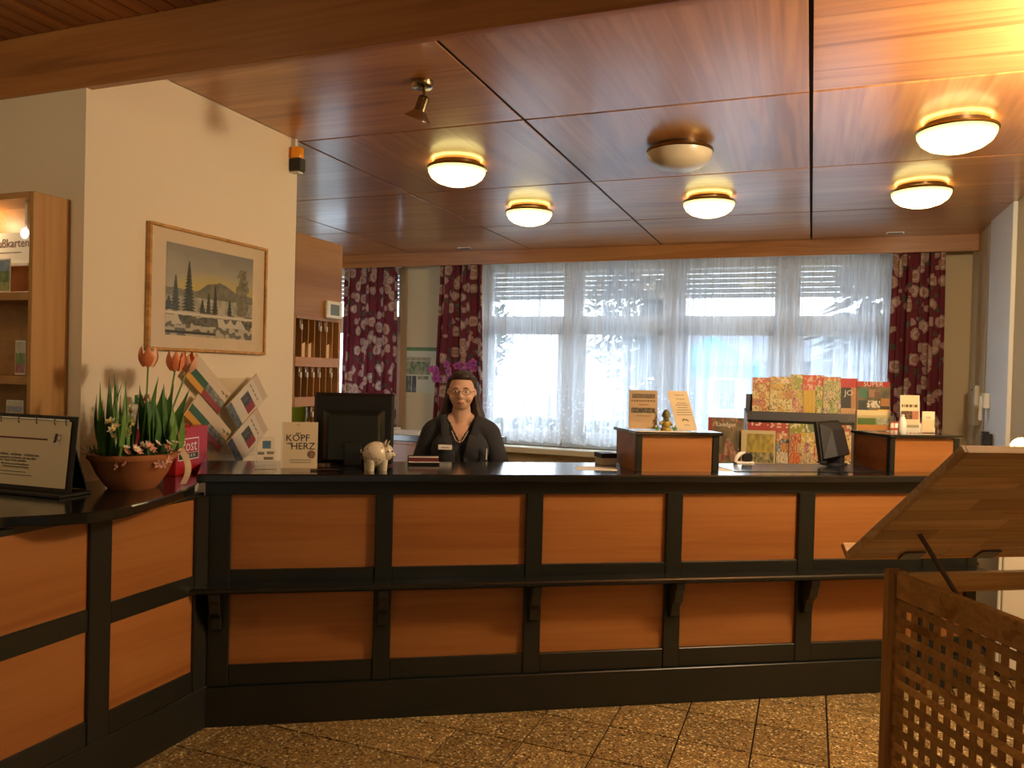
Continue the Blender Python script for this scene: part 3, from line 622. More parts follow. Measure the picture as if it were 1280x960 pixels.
# local x along counter direction, local y away from viewer (so towards the viewer is -y)
def LB(x0, x1, y0, y1, z0, z1, n, m='teak_z', bev=.003): return part(n, B(x0, x1, y0, y1, z0, z1), m, lt, bevel=bev)
LWD, LDP = .56, .66
for x in (0, LWD-.045):
    for y in (-.045, -LDP): LB(x, x+.045, y, y+.045, 0, 1.02, 'post')
for y in (-.04, -LDP+.012): LB(.045, LWD-.045, y, y+.028, .955, 1.01, 'rail', 'teak')
LB(.008, .036, -LDP+.045, -.045, .945, 1.015, 'rail', 'teak'); LB(LWD-.036, LWD-.008, -LDP+.045, -.045, .945, 1.015, 'rail', 'teak')
for x in (.008, LWD-.036): LB(x, x+.028, -LDP+.045, -.045, .06, .12, 'rail', 'teak')
for y in (-.04, -LDP+.012): LB(.045, LWD-.045, y, y+.028, .06, .12, 'rail', 'teak')
vsl = B(-.002, .002, -.012, .012, -.415, .415).mesh('lattice_slat', 'teak_z', .001); hsl = B(-.002, .002, -.285, .285, -.0115, .0115).mesh('lattice_slat', 'teak', .001)
for x in (.016,):
    for k in range(12): link('lattice_slat', vsl, lt, (x+.002, -.0685-k*.0454, .533))
    for k in range(18): link('lattice_slat', hsl, lt, (x-.002, -.33, .155+k*.0455))
# tilted board: low edge far, high edge near
tilt = math.atan2(.36, .443); BL = .571; 
MBD = Matrix.Translation((-.079, .05, 1.04)) @ Euler((0, 0, 0)).to_matrix().to_4x4() @ Matrix.Rotation(-tilt, 4, 'X')
root = part('top_board', B(0, .0, 0, 0, 0, 0) if False else MB().box(0, .012, -BL, 0, 0, .022), 'board_wood', lt, bevel=.002); root.matrix_local = MBD
for k in range(10):
    y1 = -k*BL/10
    ps = [.012, .012+.30+.12*math.sin(k*2.3), .76]
    for a, b in ((ps[0], ps[1]), (ps[1], ps[2])):
        link('board_strip', B(0, b-a-.0006, -BL/10+.0006, 0, 0, .022).mesh('board_strip', 'board_wood', .0008), root, (a, y1, 0))
link('lip', B(-.004, .764, .0, .016, -.002, .05).mesh('lip', 'teak', .003), root)
for x in (.20, .46):
    link('hinge', B(-.035, .035, -.035, .01, -.006, -.001).mesh('hinge', 'grey_metal', .001), root, (x, 0, 0))
part('prop_rod', MB().tube([(.055, -.075, 1.135), (.125, -.20, .93)], .007, 8), 'rod_wood', lt)
LB(.04, LWD-.04, -LDP+.04, -.04, .10, .122, 'shelf', 'teak')

# cream cupboard and table lamp by the right wall
cb = thing('cream_cupboard', 'cream cupboard at the right wall behind the lattice stand', 'cupboard', (1.0, 5.05, 0))
part('body', B(-.02, .33, -.25, .35, .05, .88), 'cream_paint', cb, bevel=.004); part('top', B(-.04, .335, -.27, .37, .88, .91), 'cream_paint', cb, bevel=.004); part('plinth', B(0, .33, -.23, .33, 0, .05), 'charcoal_plastic', cb)
do = part('door', B(-.038, -.02, -.23, .33, .08, .86), 'cream_paint', cb, bevel=.004); part('knob', MB().ball((-.048, .28, .5), .012), 'brass', do)
q = onY(1277, 560, 4.95)
tl = thing('table_lamp', 'small glowing table lamp on the cream cupboard', 'lamp', (q[0], 4.95, .91))
part('foot', MB().lathe([(.06, 0), (.06, .012), (.012, .03)], 18), 'brass', tl, smooth=True); part('stem', MB().tube([(0,0,.02), (0,0,.16)], .008, 8), 'brass', tl)
part('globe', MB().ball((0, 0, q[2]-.91), .055, 18, 12), 'bulb_warm', tl, smooth=True)
# boxes on the right wall
wp = thing('wall_box', 'flat cream junction box on the right wall', 'box', (RX-.0, 7.70, 1.22)); part('housing', B(-.045, 0, -.12, .12, 0, .34), 'cream_paint', wp, bevel=.005); part('screw', MB().ball((-.045, 0, .3), .008, 8, 6), 'grey_metal', wp)
wp = thing('wall_phone', 'small white intercom handset on the white pilaster', 'phone', (RX-.03, 7.12, 1.28)); part('cradle', B(-.04, 0, -.06, .06, .10, .22), 'white_plastic', wp, bevel=.006); part('handset', B(-.06, -.04, -.02, .03, .0, .20), 'white_plastic', wp, bevel=.008)
wp = thing('socket_adapter', 'black plug adapter low on the white pilaster', 'plug', (RX-.03, 6.98, 1.09)); part('housing', B(-.06, 0, -.07, .03, 0, .10), 'black_plastic', wp, bevel=.005); part('clip', B(-.05, 0, .05, .08, 0, .11), 'black_plastic', wp, bevel=.003)

# =================================================================== DISPLAY SHELF (left edge)
ds = thing('display_shelf', 'lit oak display shelf with glass shelves standing on the side counter', 'shelf', (-2.915, 2.226, 1.06))
DSW = .86  # local x from -DSW to 0, y 0 front .. .167 back
part('side_panel', B(-.022, 0, 0, .167, 0, 1.18), 'oak', ds, bevel=.002); part('side_panel', B(-DSW, -DSW+.022, 0, .167, 0, 1.18), 'oak', ds, bevel=.002)
part('top_panel', B(-DSW+.022, -.022, 0, .167, 1.155, 1.18), 'oak_dark', ds); part('back_panel', B(-DSW+.022, -.022, .155, .167, 0, 1.155), 'oak_dark', ds)
for z in (.745, .405): part('shelf_board', B(-DSW+.022, -.022, .0, .155, z, z+.035), 'oak_dark', ds, bevel=.002)
for z in (.585, .26): part('glass_shelf', B(-DSW+.022, -.022, .01, .155, z, z+.006), 'acrylic', ds)
part('base_board', B(-DSW+.022, -.022, 0, .155, 0, .03), 'oak_dark', ds)
part('light_bulb', MB().ball((onY(31, 285, 2.256)[0]+2.915, .03, 1.02), (.018, .012, .022), 12, 8), 'shelf_bulb', ds)
part('light_clip', B(onY(31, 285, 2.256)[0]+2.909, onY(31, 285, 2.256)[0]+2.921, .035, .06, 1.02, 1.155), 'white_plastic', ds)
bulb = bpy.data.lights.new('shelf_light', 'POINT'); bulb.energy = 1.6; bulb.color = (1., .72, .4); bulb.shadow_soft_size = .02
bo = bpy.data.objects.new('shelf_light', bulb); COL.objects.link(bo); bo.parent = ds; bo.location = (-.45, .04, 1.10)
sg = thing('card_sign', 'white card sign for greeting cards inside the display shelf', 'sign', (onY(38, 292, 2.331)[0]-.272, 2.226+.105, 1.06+.912)); part('board', B(-.25, .272, 0, .006, 0, .13), 'paper_white', sg)
text('lettering', 'Grußkarten', .053, 'ink_maroon', sg, (.268, -.001, .085), (PI/2, 0, 0), 'RIGHT'); part('sheet_line', B(.08, .22, -.001, 0, .045, .048), 'ink_grey', sg)
part('rest', B(-.25, .272, -.01, .02, -.012, 0), 'paper_white', sg)
tagd = [('postcard', 'mountain postcard leaning on the upper shelf board', -.17, .785, .15, .14, ('6f8fb0', '4f6a34', '7d8a4a')), ('postcard', 'flower postcard with green and pink on the middle glass shelf', -.07, .445, .06, .14, ('b8b09a', '5e7d42', '9a5a6a')), ('postcard', 'pale blue card at the bottom of the display shelf', -.08, .268, .10, .07, ('c9bfa6', '8f94a6', 'd0b070'))]
for n, l, x, z, w, h, cs in tagd:
    t = thing(n, l, 'postcard', (onY({-.17: -4, -.07: 26, -.08: 20}[x], 400, 2.281)[0], 2.226+.055, 1.06+z), .0); v2 = VN(16, len(l)); part('card', B(-w/2, w/2, .001, .003, 0, h), 'paper_white', t)
    picture('photo', w*.94, h*.92, 14, 14, lambda u, v: mixc(hx(cs[0]) if v > .62 else (hx(cs[1]) if v > .3 else hx(cs[2])), hx('ffffff'), .35*v2(u*9, v*9)), t, (0, .0005, h/2))
    part('stay', B(-w/4, w/4, .003, .04, 0, .003), 'acrylic', t)

# binder / easel sign on the side counter
bi = thing('ring_binder_sign', 'black ring binder easel showing a pink lettered page', 'sign', (-2.80, 2.10, 1.06), .05)
Mb = Matrix.Rotation(-.10, 4, 'X')
part('cover', B(-.34, .25, 0, .006, .012, .30).xf(Mb), 'black_plastic', bi, bevel=.002); part('foot', B(-.34, .245, -.045, .10, 0, .014), 'black_plastic', bi, bevel=.003); part('back_leg', MB().add([(-.3, .036, .25), (.2, .036, .25), (.2, .12, .012), (-.3, .12, .012), (-.3, .042, .25), (.2, .042, .25), (.2, .126, .012), (-.3, .126, .012)], [(0,1,2,3), (7,6,5,4), (0,4,5,1), (1,5,6,2), (2,6,7,3), (3,7,4,0)]), 'black_plastic', bi)
pg = part('page', B(-.33, .225, -.006, -.002, .03, .279).xf(Mb), 'paper', bi)
part('ring_bar', MB().tube([(-.33, -.006, .283), (.215, -.006, .283)], .004, 8).xf(Mb), 'white_plastic', bi)
for x in (-.30, -.21, -.12, -.03, .06, .15, .205): part('ring', MB().tube([(x, -.004-.008*math.sin(a), .278+.014*math.cos(a)) for a in [2*PI*k/10 for k in range(11)]], .0016, 5, False).xf(Mb), 'black_plastic', bi)
bar = part('headline_bar', B(-.30, .12, -.0068, -.006, .205, .211).xf(Mb), 'ink_maroon', bi)
for z, a, b, s in ((.145, -.28, .18, .012), (.132, -.26, .18, .009), (.122, -.27, .15, .009), (.108, -.26, .16, .008), (.098, -.24, .15, .008)):
    p = Mb @ Vector(((a+b)/2+.02, -.0068, z)); text('text_line', ['und erleben - wohnen - schlemmen', 'Restaurant und Zimmer mit dem Blick', 'den Tag im Freien genießen', 'Wir freuen uns auf Ihren Besuch', 'Tischreservierung am Empfang'][int((.146-z)/.0119)], s*1.35, 'ink', bi, p, (PI/2-.10, 0, 0))
for z, a, b in ((.078, -.26, .03), (.066, -.26, .06)): part('text_rule', B(a, b, -.0066, -.006, z, z+.003).xf(Mb), 'ink_grey', bi)
def emblem(u, v):
    r = math.hypot(u-.72, v-.72); c = hx('e7d3c0')
    if .15 < r < .24: c = hx('8a7468')
    if abs(u-.35-.2*(v-.5)) < .13 and v > .35: c = hx('3c3030')
    if r < .45 and v < .5 and vnn(u*9, v*9) > .5: c = hx('9a8478')
    return c
vnn = VN(16, 9); p = Mb @ Vector((.165, -.0068, .205)); picture('emblem', .05, .055, 16, 16, emblem, bi, p, (PI/2-.10, 0, 0))

# =================================================================== FLOWER BOWL
fb = thing('flower_bowl', 'terracotta bowl of orange tulips, narcissi and daisies on side counter', 'planter', (-2.56, 2.405, 1.06), .6)
part('bowl', MB().lathe([(.088, .0), (.10, .012), (.132, .06), (.155, .112), (.163, .120), (.168, .126), (.168, .142), (.155, .144), (.148, .12)], 36, cap=False).lathe([(.088, 0), (.001, .001)], 36, cap=False), 'terracotta', fb, smooth=True)
part('soil', MB().lathe([(.152, .125), (.13, .140), (.08, .15), (.002, .152)], 28, cap=False), 'moss', fb, smooth=True)
rd = random.Random(11)
ms = MB()
for k in range(260):
    a = rd.random()*6.28; r = .165*rd.random()**.5; p = Vector((r*math.cos(a), r*math.sin(a), .14)); d = Vector((math.cos(a)*.5+rd.uniform(-.6, .6), math.sin(a)*.5+rd.uniform(-.6, .6), rd.uniform(.0, 1))).normalized()*rd.uniform(.02, .06)
    ms.leaf(p, p+d, .005, 0, (-math.sin(a), math.cos(a), .1), 2)
o = part('moss_tufts', ms, 'leaf_dark', fb); o['kind'] = 'stuff'
ca, sa = math.cos(-.6), math.sin(-.6)
def wl(x, y, z): return (x*ca-y*sa, x*sa+y*ca, z)     # bowl-aligned room offsets to local (undo rz)
# image right on this counter is roughly room +Y, towards the viewer is +X
def P(r, t, z): return wl(t, r, z)                      # r: to the right in view, t: towards viewer
def blades(cx, n, h0, h1, spread, w, mat, tdep=0.):
    for k in range(n):
        r = cx+rd.uniform(-spread, spread); t = tdep+rd.uniform(-.05, .05); b = P(r, t, .13); e = P(r+rd.uniform(-.03, .03)+(r-cx)*.35, t+rd.uniform(-.04, .04), .13+rd.uniform(h0, h1))
        a = rd.uniform(.3, 1.2); part('leaf', MB().leaf(b, e, w*rd.uniform(.8, 1.2), rd.uniform(-.02, .02), P(1, .3*rd.uniform(-1, 1), 0)), mat, fb, smooth=True)
blades(-.12, 14, .20, .33, .05, .011, 'leaf_green'); blades(-.10, 8, .22, .32, .06, .009, 'leaf_light', .03)
blades(-.02, 6, .10, .20, .04, .010, 'leaf_dark', -.02); blades(.09, 12, .16, .33, .05, .022, 'leaf_green', .02); blades(.11, 7, .10, .24, .05, .02, 'leaf_light', .05)
for r0, r1, h in ((.10, .25, .40), (.11, .22, .30), (.10, .24, .22), (.08, .16, .42), (.05, .10, .40)): part('leaf', MB().leaf(P(r0, .03, .13), P(r1, .05, h), .022, .02, P(.6, .8, 0)), 'leaf_green', fb, smooth=True)
def tulip(r0, t0, r1, t1, h, tilt=0.):
    b = Vector(P(r0, t0, .13)); e = Vector(P(r1, t1, h)); part('tulip_stem', MB().tube([b, (b+e)/2+Vector((.005, .005, 0)), e], .004, 7), 'leaf_light', fb, smooth=True)
    f = part('tulip_flower', MB().ball((0,0,.018), (.016, .016, .018), 12, 8), 'tulip_pale', fb, e, smooth=True)
    pm = MB()
    for q, (R, rr) in ((0, (.024, 0)), (1, (.021, PI/3))):
        for k in range(3):
            a = rr+2*PI*k/3; m = MB()
            def pt(u, v, a=a, R=R):
                w = (u-.5)*2; prof = math.sin(PI*min(1, .12+v*.62)); top = .072*(v if v < .97 else .97)-.008*abs(w)**2*v
                ang = a+w*.62*math.sin(PI*(.12+.8*v))**.7; rad = R*(.35+.75*prof)*(1+.06*v); return (rad*math.cos(ang), rad*math.sin(ang), top*(1-.12*w*w))
            m.sheet(pt, 6, 7); link('petal', m.mesh('petal', 'tulip_orange' if (k+q) % 3 else 'tulip_pale', 0, True), f)
    f.rotation_euler = (tilt*.4, tilt, rd.random()*6); f.scale = (1.4, 1.4, 1.2)
tulip(.02, .02, .05, .02, .49); tulip(.10, .03, .195, .02, .475, .12); tulip(.11, -.01, .285, .0, .475, .3)
def bloom(r, t, z, n, rad, petal, core, name, facing):
    f = part(name, MB().ball((0,0,0), (rad*.3, rad*.3, rad*.25), 8, 6), core, fb, P(r, t, z), smooth=True)
    for k in range(n):
        a = 2*PI*k/n; link('petal', MB().leaf((rad*.15*math.cos(a), rad*.15*math.sin(a), 0), (rad*math.cos(a), rad*math.sin(a), rad*.35), rad*.32, 0, (-math.sin(a), math.cos(a), 0), 3).mesh('petal', petal, 0, True), f)
    f.rotation_euler = facing
for k in range(10): bloom(-.11+rd.uniform(-.07, .07), .06+rd.uniform(-.03, .03), .20+rd.random()*.13, 6, .021, 'petal_cream', 'yolk', 'narcissus', (rd.uniform(.3, 1.2), rd.uniform(.2, 1.), rd.random()*6))
for k in range(9): bloom(-.12+.028*k, .09+.03*math.sin(k), .165+.02*rd.random(), 8, .018, 'petal_white', 'yolk', 'daisy', (rd.uniform(-.2, .5), rd.uniform(.1, .8), 0))
for r, t, z, s in ((-.085, .11, .165, .028), (-.03, .12, .168, .030), (.07, .11, .155, .026), (-.115, .09, .16, .02)): bloom(r, t, z, 8, s, 'petal_pink', 'petal_pink', 'ranunculus', (.5, .8, .3))
for k in range(26):
    a = rd.random()*6.28; z = rd.uniform(0, .09); bloom(.105+.014*math.cos(a), -.06+.014*math.sin(a), .28+z, 5, .012, 'petal_pink', 'petal_pink', 'hyacinth_floret', (rd.uniform(-1, 1), rd.uniform(-1, 1), a))
part('ribbon', MB().sheet(lambda u, v: P(.145+.02*math.sin(v*3)+(u-.5)*.036, .095+.02*math.sin(v*5)+.03*(1-v), .005+v*.20), 4, 12), 'lace', fb, solid=.001)
part('ribbon', MB().sheet(lambda u, v: P(.185+.015*math.sin(v*4)+(u-.5)*.010, .08+.02*math.sin(v*5), .01+v*.15), 2, 12), 'pink_bow', fb, solid=.001)
for r, t in ((-.15, .08), (-.13, .10), (-.01, .168), (.02, .166), (-.03, .166)): bloom(r, t, .112+.01*math.sin(r*90), 5, .018, 'pink_bow', 'petal_pink', 'fallen_flower', (1.2, .9, r*9))

# carton with green cap
cq = onX(174, 467, -2.79)
ctn = thing('drink_carton', 'pink and white carton with green cap behind the tulips', 'carton', (-2.79, cq[1], 1.06), .35)
part('body', B(-.035, .035, -.03, .03, 0, .30), 'carton', ctn, bevel=.003); part('shoulder', MB().add([(-.035,-.03,.30), (.035,-.03,.30), (.035,.03,.30), (-.035,.03,.30), (-.035,-.004,.33), (.035,-.004,.33), (.035,.004,.33), (-.035,.004,.33)], [(0,1,5,4), (1,2,6,5), (2,3,7,6), (3,0,4,7), (4,5,6,7)]), 'carton', ctn)
part('label_band', B(-.0355, .0355, -.0305, .0305, .10, .215), 'carton_pink', ctn); part('cap', MB().lathe([(.017, .325), (.017, .36), (.014, .363)], 16), 'cap_green', ctn)
for k in range(7): part('twig_print', MB().tube([(.0358, -.02+.005*k, .22+.008*k), (.0358, .002+.003*k*(-1)**k, .25+.006*k)], .0012, 5), 'ink', ctn)

# red card box with lettering
rx = thing('red_box', 'red cardboard box with white Post lettering beside the flower bowl', 'box', (-2.711, 2.855, 1.06), math.radians(102))
part('body', B(-.13, .13, -.03, .03, 0, .215), 'red_card', rx, bevel=.002); part('logo_frame', B(-.115, .052, -.0315, -.03, .065, .165), 'ink_white', rx); part('logo_field', B(-.110, .047, -.0322, -.0315, .098, .16), 'red_card', rx); part('logo_band', B(-.110, .047, -.0322, -.0315, .070, .096), 'ink', rx)
text('lettering', 'Post', .078, 'ink_white', rx, (-.032, -.0325, .129), (PI/2, 0, 0), sx=.95); text('lettering', 'U R B A N', .024, 'ink_white', rx, (-.032, -.0325, .083), (PI/2, 0, 0)); part('handle', MB().tube([(-.05, 0, .21), (-.04, 0, .225), (.02, 0, .225), (.03, 0, .21)], .003, 6), 'red_card', rx)
text('lettering', 'Kräuter', .012, 'ink_white', rx, (.075, -.0305, .02), (PI/2, 0, 0))

# clear holder with slanted brochures against the wall
hz = 1.10
bh = thing('brochure_holder', 'clear acrylic brochure holder leaning at the picture wall', 'holder', (-2.80, 3.10, 1.10), 0)
part('back_plate', B(-.03, -.026, .05, .40, 0, .40), 'acrylic', bh); part('base_plate', B(-.03, .10, .05, .40, 0, .005), 'acrylic', bh)
def leafA(u, v):
    c = hx('d9c6a6')
    if v < .27: c = hx('d49a2a') if u < .47 else hx('8e3226')
    elif v < .56: c = hx('2f5a3c') if u < .5 else mixc(hx('3b4a44'), hx('b7b2a4'), vnn(u*20, v*14))
    elif u > .8 and abs(v-.75) < .1 and vnn(u*40, v*30) > .55: c = hx('6f6a58')
    return c
def leafB(u, v):
    c = hx('d8ccb4')
    if u < .16: c = mixc(hx('6b7680'), hx('3b3f40'), vnn(u*30, v*20))
    elif .38 < u < .62 and .42 < v < .8: c = mixc(hx('26241f'), hx('6a665a'), vnn(u*30, v*30))
    elif .38 < u < .62 and .12 < v < .42: c = hx('8c2c26')
    elif .72 < u < .76 and .2 < v < .9 and vnn(u*20, v*40) > .4: c = hx('6a5f50')
    elif u > .84: c = hx('cbb79a')
    return c
for k, (yy, zz, L_, W_, an, fn, lab) in enumerate(((3.09, 1.467, .31, .135, -40, leafA, 'slanted brochure with green and yellow bands, upper of the pair'), (3.089, 1.2725, .31, .135, -40, leafA, 'slanted brochure with green and yellow bands, lower of the pair'), (3.356, 1.378, .285, .15, 37, leafB, 'slanted cream brochure with dark red block, upper of the pair'), (3.352, 1.195, .285, .15, 37, leafB, 'slanted cream brochure with dark red block, lower of the pair'))):
    t = thing('brochure', lab, 'brochure', (-2.805+.012*k, yy, zz), 0, 'brochures in the acrylic holder')
    Mr = Euler((PI/2, 0, PI/2)).to_matrix().to_4x4() @ Matrix.Rotation(math.radians(an), 4, 'Z')
    o = part('pages', B(-L_/2, L_/2, -W_/2, W_/2, -.008, -.0003), 'paper', t); o.matrix_local = Mr
    o = picture('cover', L_, W_, 40, 20, fn, t, (0,0,0)); o.matrix_local = Mr
    o = link('pocket', B(-L_/2-.004, L_/2+.004, -W_/2-.004, -W_/2, -.01, .003).mesh('pocket', 'acrylic'), t); o.matrix_local = Mr
    part('peg', B(-.04+-.012*k, -.008, -.01, .01, -.01, .01), 'acrylic', t)

# =================================================================== COUNTER TOP THINGS
def CT(name, label, cat, u, v, rz=0., z=1.10, group=None): return thing(name, label, cat, CU(u, v, z), CANG+rz, group)
aw = CT('glass_award', 'small clear glass award with blue square on the counter', 'award', .19, .14, .15)
part('block', MB().add([(-.042,-.008,.018), (.042,-.008,.018), (.042,.008,.018), (-.042,.008,.018), (-.038,-.008,.145), (.036,-.008,.148), (.036,.008,.148), (-.038,.008,.145)], [(0,3,2,1), (4,5,6,7), (0,1,5,4), (1,2,6,5), (2,3,7,6), (3,0,4,7)]), 'acrylic', aw, bevel=.002)
part('foot', B(-.05, .05, -.022, .022, 0, .018), 'acrylic', aw, bevel=.004); part('edge_light', B(-.044, -.040, -.006, .006, .02, .14), 'paper_white', aw)  # white strip stands in for the bright glint along the glass edge
part('blue_square', B(-.014, .022, -.0095, -.0085, .095, .13), plain('award_blue', '5b7f9a', .4), aw)
for z, x, w in ((.068, -.02, .028), (.07, .02, .03), (.045, .012, .04)): part('print_mark', B(x-w/2, x+w/2, -.0095, -.0085, z, z+.012), 'ink_grey', aw)
bk = CT('book_stand', 'cream advertising card reading Kopf Herz on the counter', 'sign', .335, .20, .03)
Mk = Matrix.Rotation(-.12, 4, 'X')
part('card', B(-.078, .078, 0, .004, .0, .212).xf(Mk), 'paper', bk); part('card_spine', B(-.086, -.078, .0, .012, 0, .212).xf(Mk), 'paper_white', bk); part('easel_leg', MB().add([(-.03,.026,.16), (.03,.026,.16), (.04,.08,0), (-.04,.08,0), (-.03,.028,.16), (.03,.028,.16), (.04,.082,0), (-.04,.082,0)], [(0,1,2,3), (7,6,5,4), (0,4,5,1), (1,5,6,2), (2,6,7,3), (3,7,4,0)]), 'paper', bk)
def bt(s, size, x, z, mat='ink'): text('lettering', s, size, mat, bk, Mk @ Vector((x, -.001, z)), (PI/2-.12, 0, 0))
bt('KOPF', .044, -.012, .137); bt('HERZ', .044, .012, .099); bt('MIT', .014, -.01, .158); bt('UND', .012, -.048, .112); bt('NEU', .008, -.01, .198, 'ink_grey')
part('seal', MB().lathe([(.019, -.001), (.019, .0)], 20).xf(Mk @ Matrix.Translation((.05, 0, .062)) @ Matrix.Rotation(PI/2, 4, 'X')), 'ink_red', bk)
for z in (.035, .024): part('text_rule', B(-.045, .05, -.0012, 0, z, z+.003).xf(Mk), 'ink_grey', bk)
cp = CT('green_cup', 'lime green glass tumbler behind the cream card', 'cup', .31, .41); part('wall', MB().lathe([(.032, 0), (.037, .27), (.034, .27), (.03, .01)], 20, cap=False).lathe([(.032, 0), (.001, .0005)], 20, cap=False), 'green_glass_cup', cp, smooth=True)
mo = CT('monitor', 'black computer monitor seen from behind next to the piggy bank', 'monitor', .575, .27, -.06)
part('screen_bezel', B(-.187, .187, .03, .055, .012, .348), 'black_plastic', mo, bevel=.005); part('back_cover', B(-.187, .187, .0, .03, .012, .345), 'black_plastic', mo, bevel=.012)
part('back_bulge', MB().add([(-.15,0,.02), (.15,0,.02), (.15,0,.27), (-.15,0,.27), (-.12,-.035,.03), (.12,-.035,.03), (.12,-.03,.25), (-.12,-.03,.25)], [(0,1,2,3), (7,6,5,4), (0,4,5,1), (1,5,6,2), (2,6,7,3), (3,7,4,0)]), 'black_lacquer', mo, bevel=.006)
part('stand_neck', B(-.04, .04, -.05, -.02, .0, .12), 'black_lacquer', mo, bevel=.004); part('stand_foot', MB().lathe([(.11, 0), (.11, .008), (.05, .014)], 24, (0, .01, 0)), 'black_plastic', mo)
pb = CT('piggy_bank', 'cream speckled ceramic piggy bank on the counter', 'figurine', .68, .13, .25)
pm = MB().ball((0, 0, .075), (.062, .055, .058), 20, 14); pm.ball((.044, -.014, .082), (.036, .036, .038), 14, 10); pm.ball((.074, -.022, .070), (.014, .018, .014), 12, 8)
for x in (-.03, .03):
    for y in (-.026, .024): pm.tube([(x, y, .05), (x, y, 0)], [.020, .016], 10)
part('body', pm, 'pig_glaze', pb, smooth=True)
for y in (-.035, .015): part('ear', MB().leaf((.045, y, .11), (.055, y-.006, .138), .012, .003, (0, 1, 0), 4), 'pig_glaze', pb, smooth=True, solid=.003)
for q in ((.066, -.042, .090), (.044, -.0505, .090)): part('eye', MB().ball(q, .0045, 8, 6), 'ink', pb)
for q in ((.087, -.028, .072), (.089, -.015, .072)): part('nostril', MB().ball(q, .0028, 6, 5), 'pig_mark', pb)
for k in range(14):
    a = rd.uniform(2.6, 5.2); z = rd.uniform(-.6, .8); p = (.0625*math.cos(a)*math.cos(z)-.006, .0555*math.sin(a)*math.cos(z), .075+.0585*math.sin(z)); part('speckle', MB().ball(p, .003, 6, 5), 'pig_mark', pb)
part('tail', MB().tube([(-.06, 0, .08), (-.072, .005, .088), (-.07, -.006, .096)], .003, 6), 'pig_glaze', pb)
ch = CT('card_holder', 'low black card holder with leaflets before the woman', 'holder', .915, .36, -.02)
part('tray', B(-.078, .078, -.03, .03, 0, .012), 'black_plastic', ch, bevel=.002); part('front_wall', B(-.078, -.074, -.03, .03, .012, .035).box(-.078, .078, .026, .03, .012, .04), 'black_plastic', ch)
for k in range(3): part('leaflet', B(-.073, .073, -.024+k*.012, -.021+k*.012, .0125, .036+.004*k), ['ink_maroon', 'paper_white', 'ink'][k], ch)
part('edge_sheet', B(-.075, .076, -.029, -.026, .0125, .0165), 'paper_white', ch)
cl = CT('ballpoint_pen', 'silver ballpoint pen lying flat by the piggy bank', 'pen', .45, .10, .1); part('barrel', MB().tube([(-.06, 0, .005), (.05, 0, .005)], .0045, 8), 'chrome', cl); part('tip', MB().tube([(.05, 0, .005), (.068, 0, .005)], [.0045, .001], 8), 'black_plastic', cl)
# sign stands on the first raised box  (top at 1.295)
HZ = 1.295
def sign_a(u, v):
    c = hx('cdb08a')
    if .80 < v < .91 and .09 < u < .92: c = mixc(hx('4f4638'), hx('8a7a60'), vnn(u*30, v*20))
    if .42 < v < .54 and .07 < u < .92: c = mixc(hx('2f2a22'), hx('c4b08c'), vnn(u*34, v*30)**1.5)
    if .70 < v < .74 and .08 < u < .92 and (u*30) % 1 > .3: c = hx('7c5c40')
    if .62 < v < .645 and .35 < u < .7: c = hx('a0522e')
    if .32 < v < .335 and .25 < u < .75: c = hx('8f7858')
    if .19 < v < .22 and .84 < u < .9: c = hx('4a3c2e')
    return c
s1 = thing('sign_stand', 'upright acrylic stand with two photo strips on the raised box', 'sign', CU(1.992, .20, HZ), CANG)
Ms = Matrix.Rotation(-.05, 4, 'X')
part('card', B(-.074, .074, .001, .003, .008, .200).xf(Ms), 'paper', s1); o = picture('sheet', .146, .19, 40, 44, sign_a, s1, Ms @ Vector((0, .0, .104)), (PI/2-.05, 0, 0))
part('acrylic_front', B(-.076, .076, -.004, -.001, .0, .202).xf(Ms), 'acrylic', s1); part('foot', B(-.078, .078, -.03, .06, 0, .004), 'acrylic', s1)
s2 = thing('sign_stand', 'slanted acrylic stand with a lettered page on the raised box', 'sign', CU(2.215, .17, HZ), CANG)
Ms = Matrix.Translation((0, 0, 0)) @ Matrix(((1, 0, -.23, 0), (0, 1, .18, 0), (0, 0, 1, 0), (0, 0, 0, 1)))
part('card', B(-.053, .053, .001, .003, .004, .200).xf(Ms), 'paper', s2); part('acrylic_front', B(-.054, .054, -.003, -.0008, .0, .202).xf(Ms), 'acrylic', s2); part('foot', B(-.053, .053, -.02, .055, 0, .004), 'acrylic', s2)
for k, (z, w) in enumerate(((.178, .05), (.158, .045), (.138, .05), (.128, .07), (.116, .055), (.104, .07), (.092, .08), (.080, .08), (.030, .03))): part('text_rule', B(-w/2+.006, w/2+.006, .0, .001, z, z+.0028).xf(Ms), 'ink_grey', s2)
part('crest', MB().tube([(-.012, .0, .05), (-.004, .0, .062), (.004, .0, .056), (.014, .0, .06), (.018, 0, .048)], .0022, 5).xf(Ms), 'ink', s2)
fg = thing('figurine', 'small mossy garden gnome figurine with fishing rod on the raised box', 'figurine', CU(2.10, .17, HZ), CANG)
fm = MB().ball((0,0,.035), (.024, .02, .024), 14, 10); fm.ball((0,0,.068), (.016, .016, .016), 12, 9); fm.tube([(-.016, 0, .045), (-.036, -.01, .036)], [.009, .006], 8); fm.tube([(.016, 0, .045), (.03, -.01, .03)], [.009, .006], 8)
fm.lathe([(.026, 0), (.027, .012), (.02, .02)], 14); part('body', fm, 'gold_figure', fg, smooth=True)
part('hat', MB().lathe([(.024, .072), (.021, .078), (.017, .092), (.009, .104), (.002, .108)], 14, (0, .002, 0)), 'moss_figure', fg, smooth=True); part('beard', MB().ball((0, -.014, .058), (.010, .006, .012), 10, 7), 'moss_figure', fg)
part('rod', MB().tube([(-.03, -.01, .03), (-.055, -.01, .075), (-.062, -.01, .095)], .0013, 5), 'ink', fg)
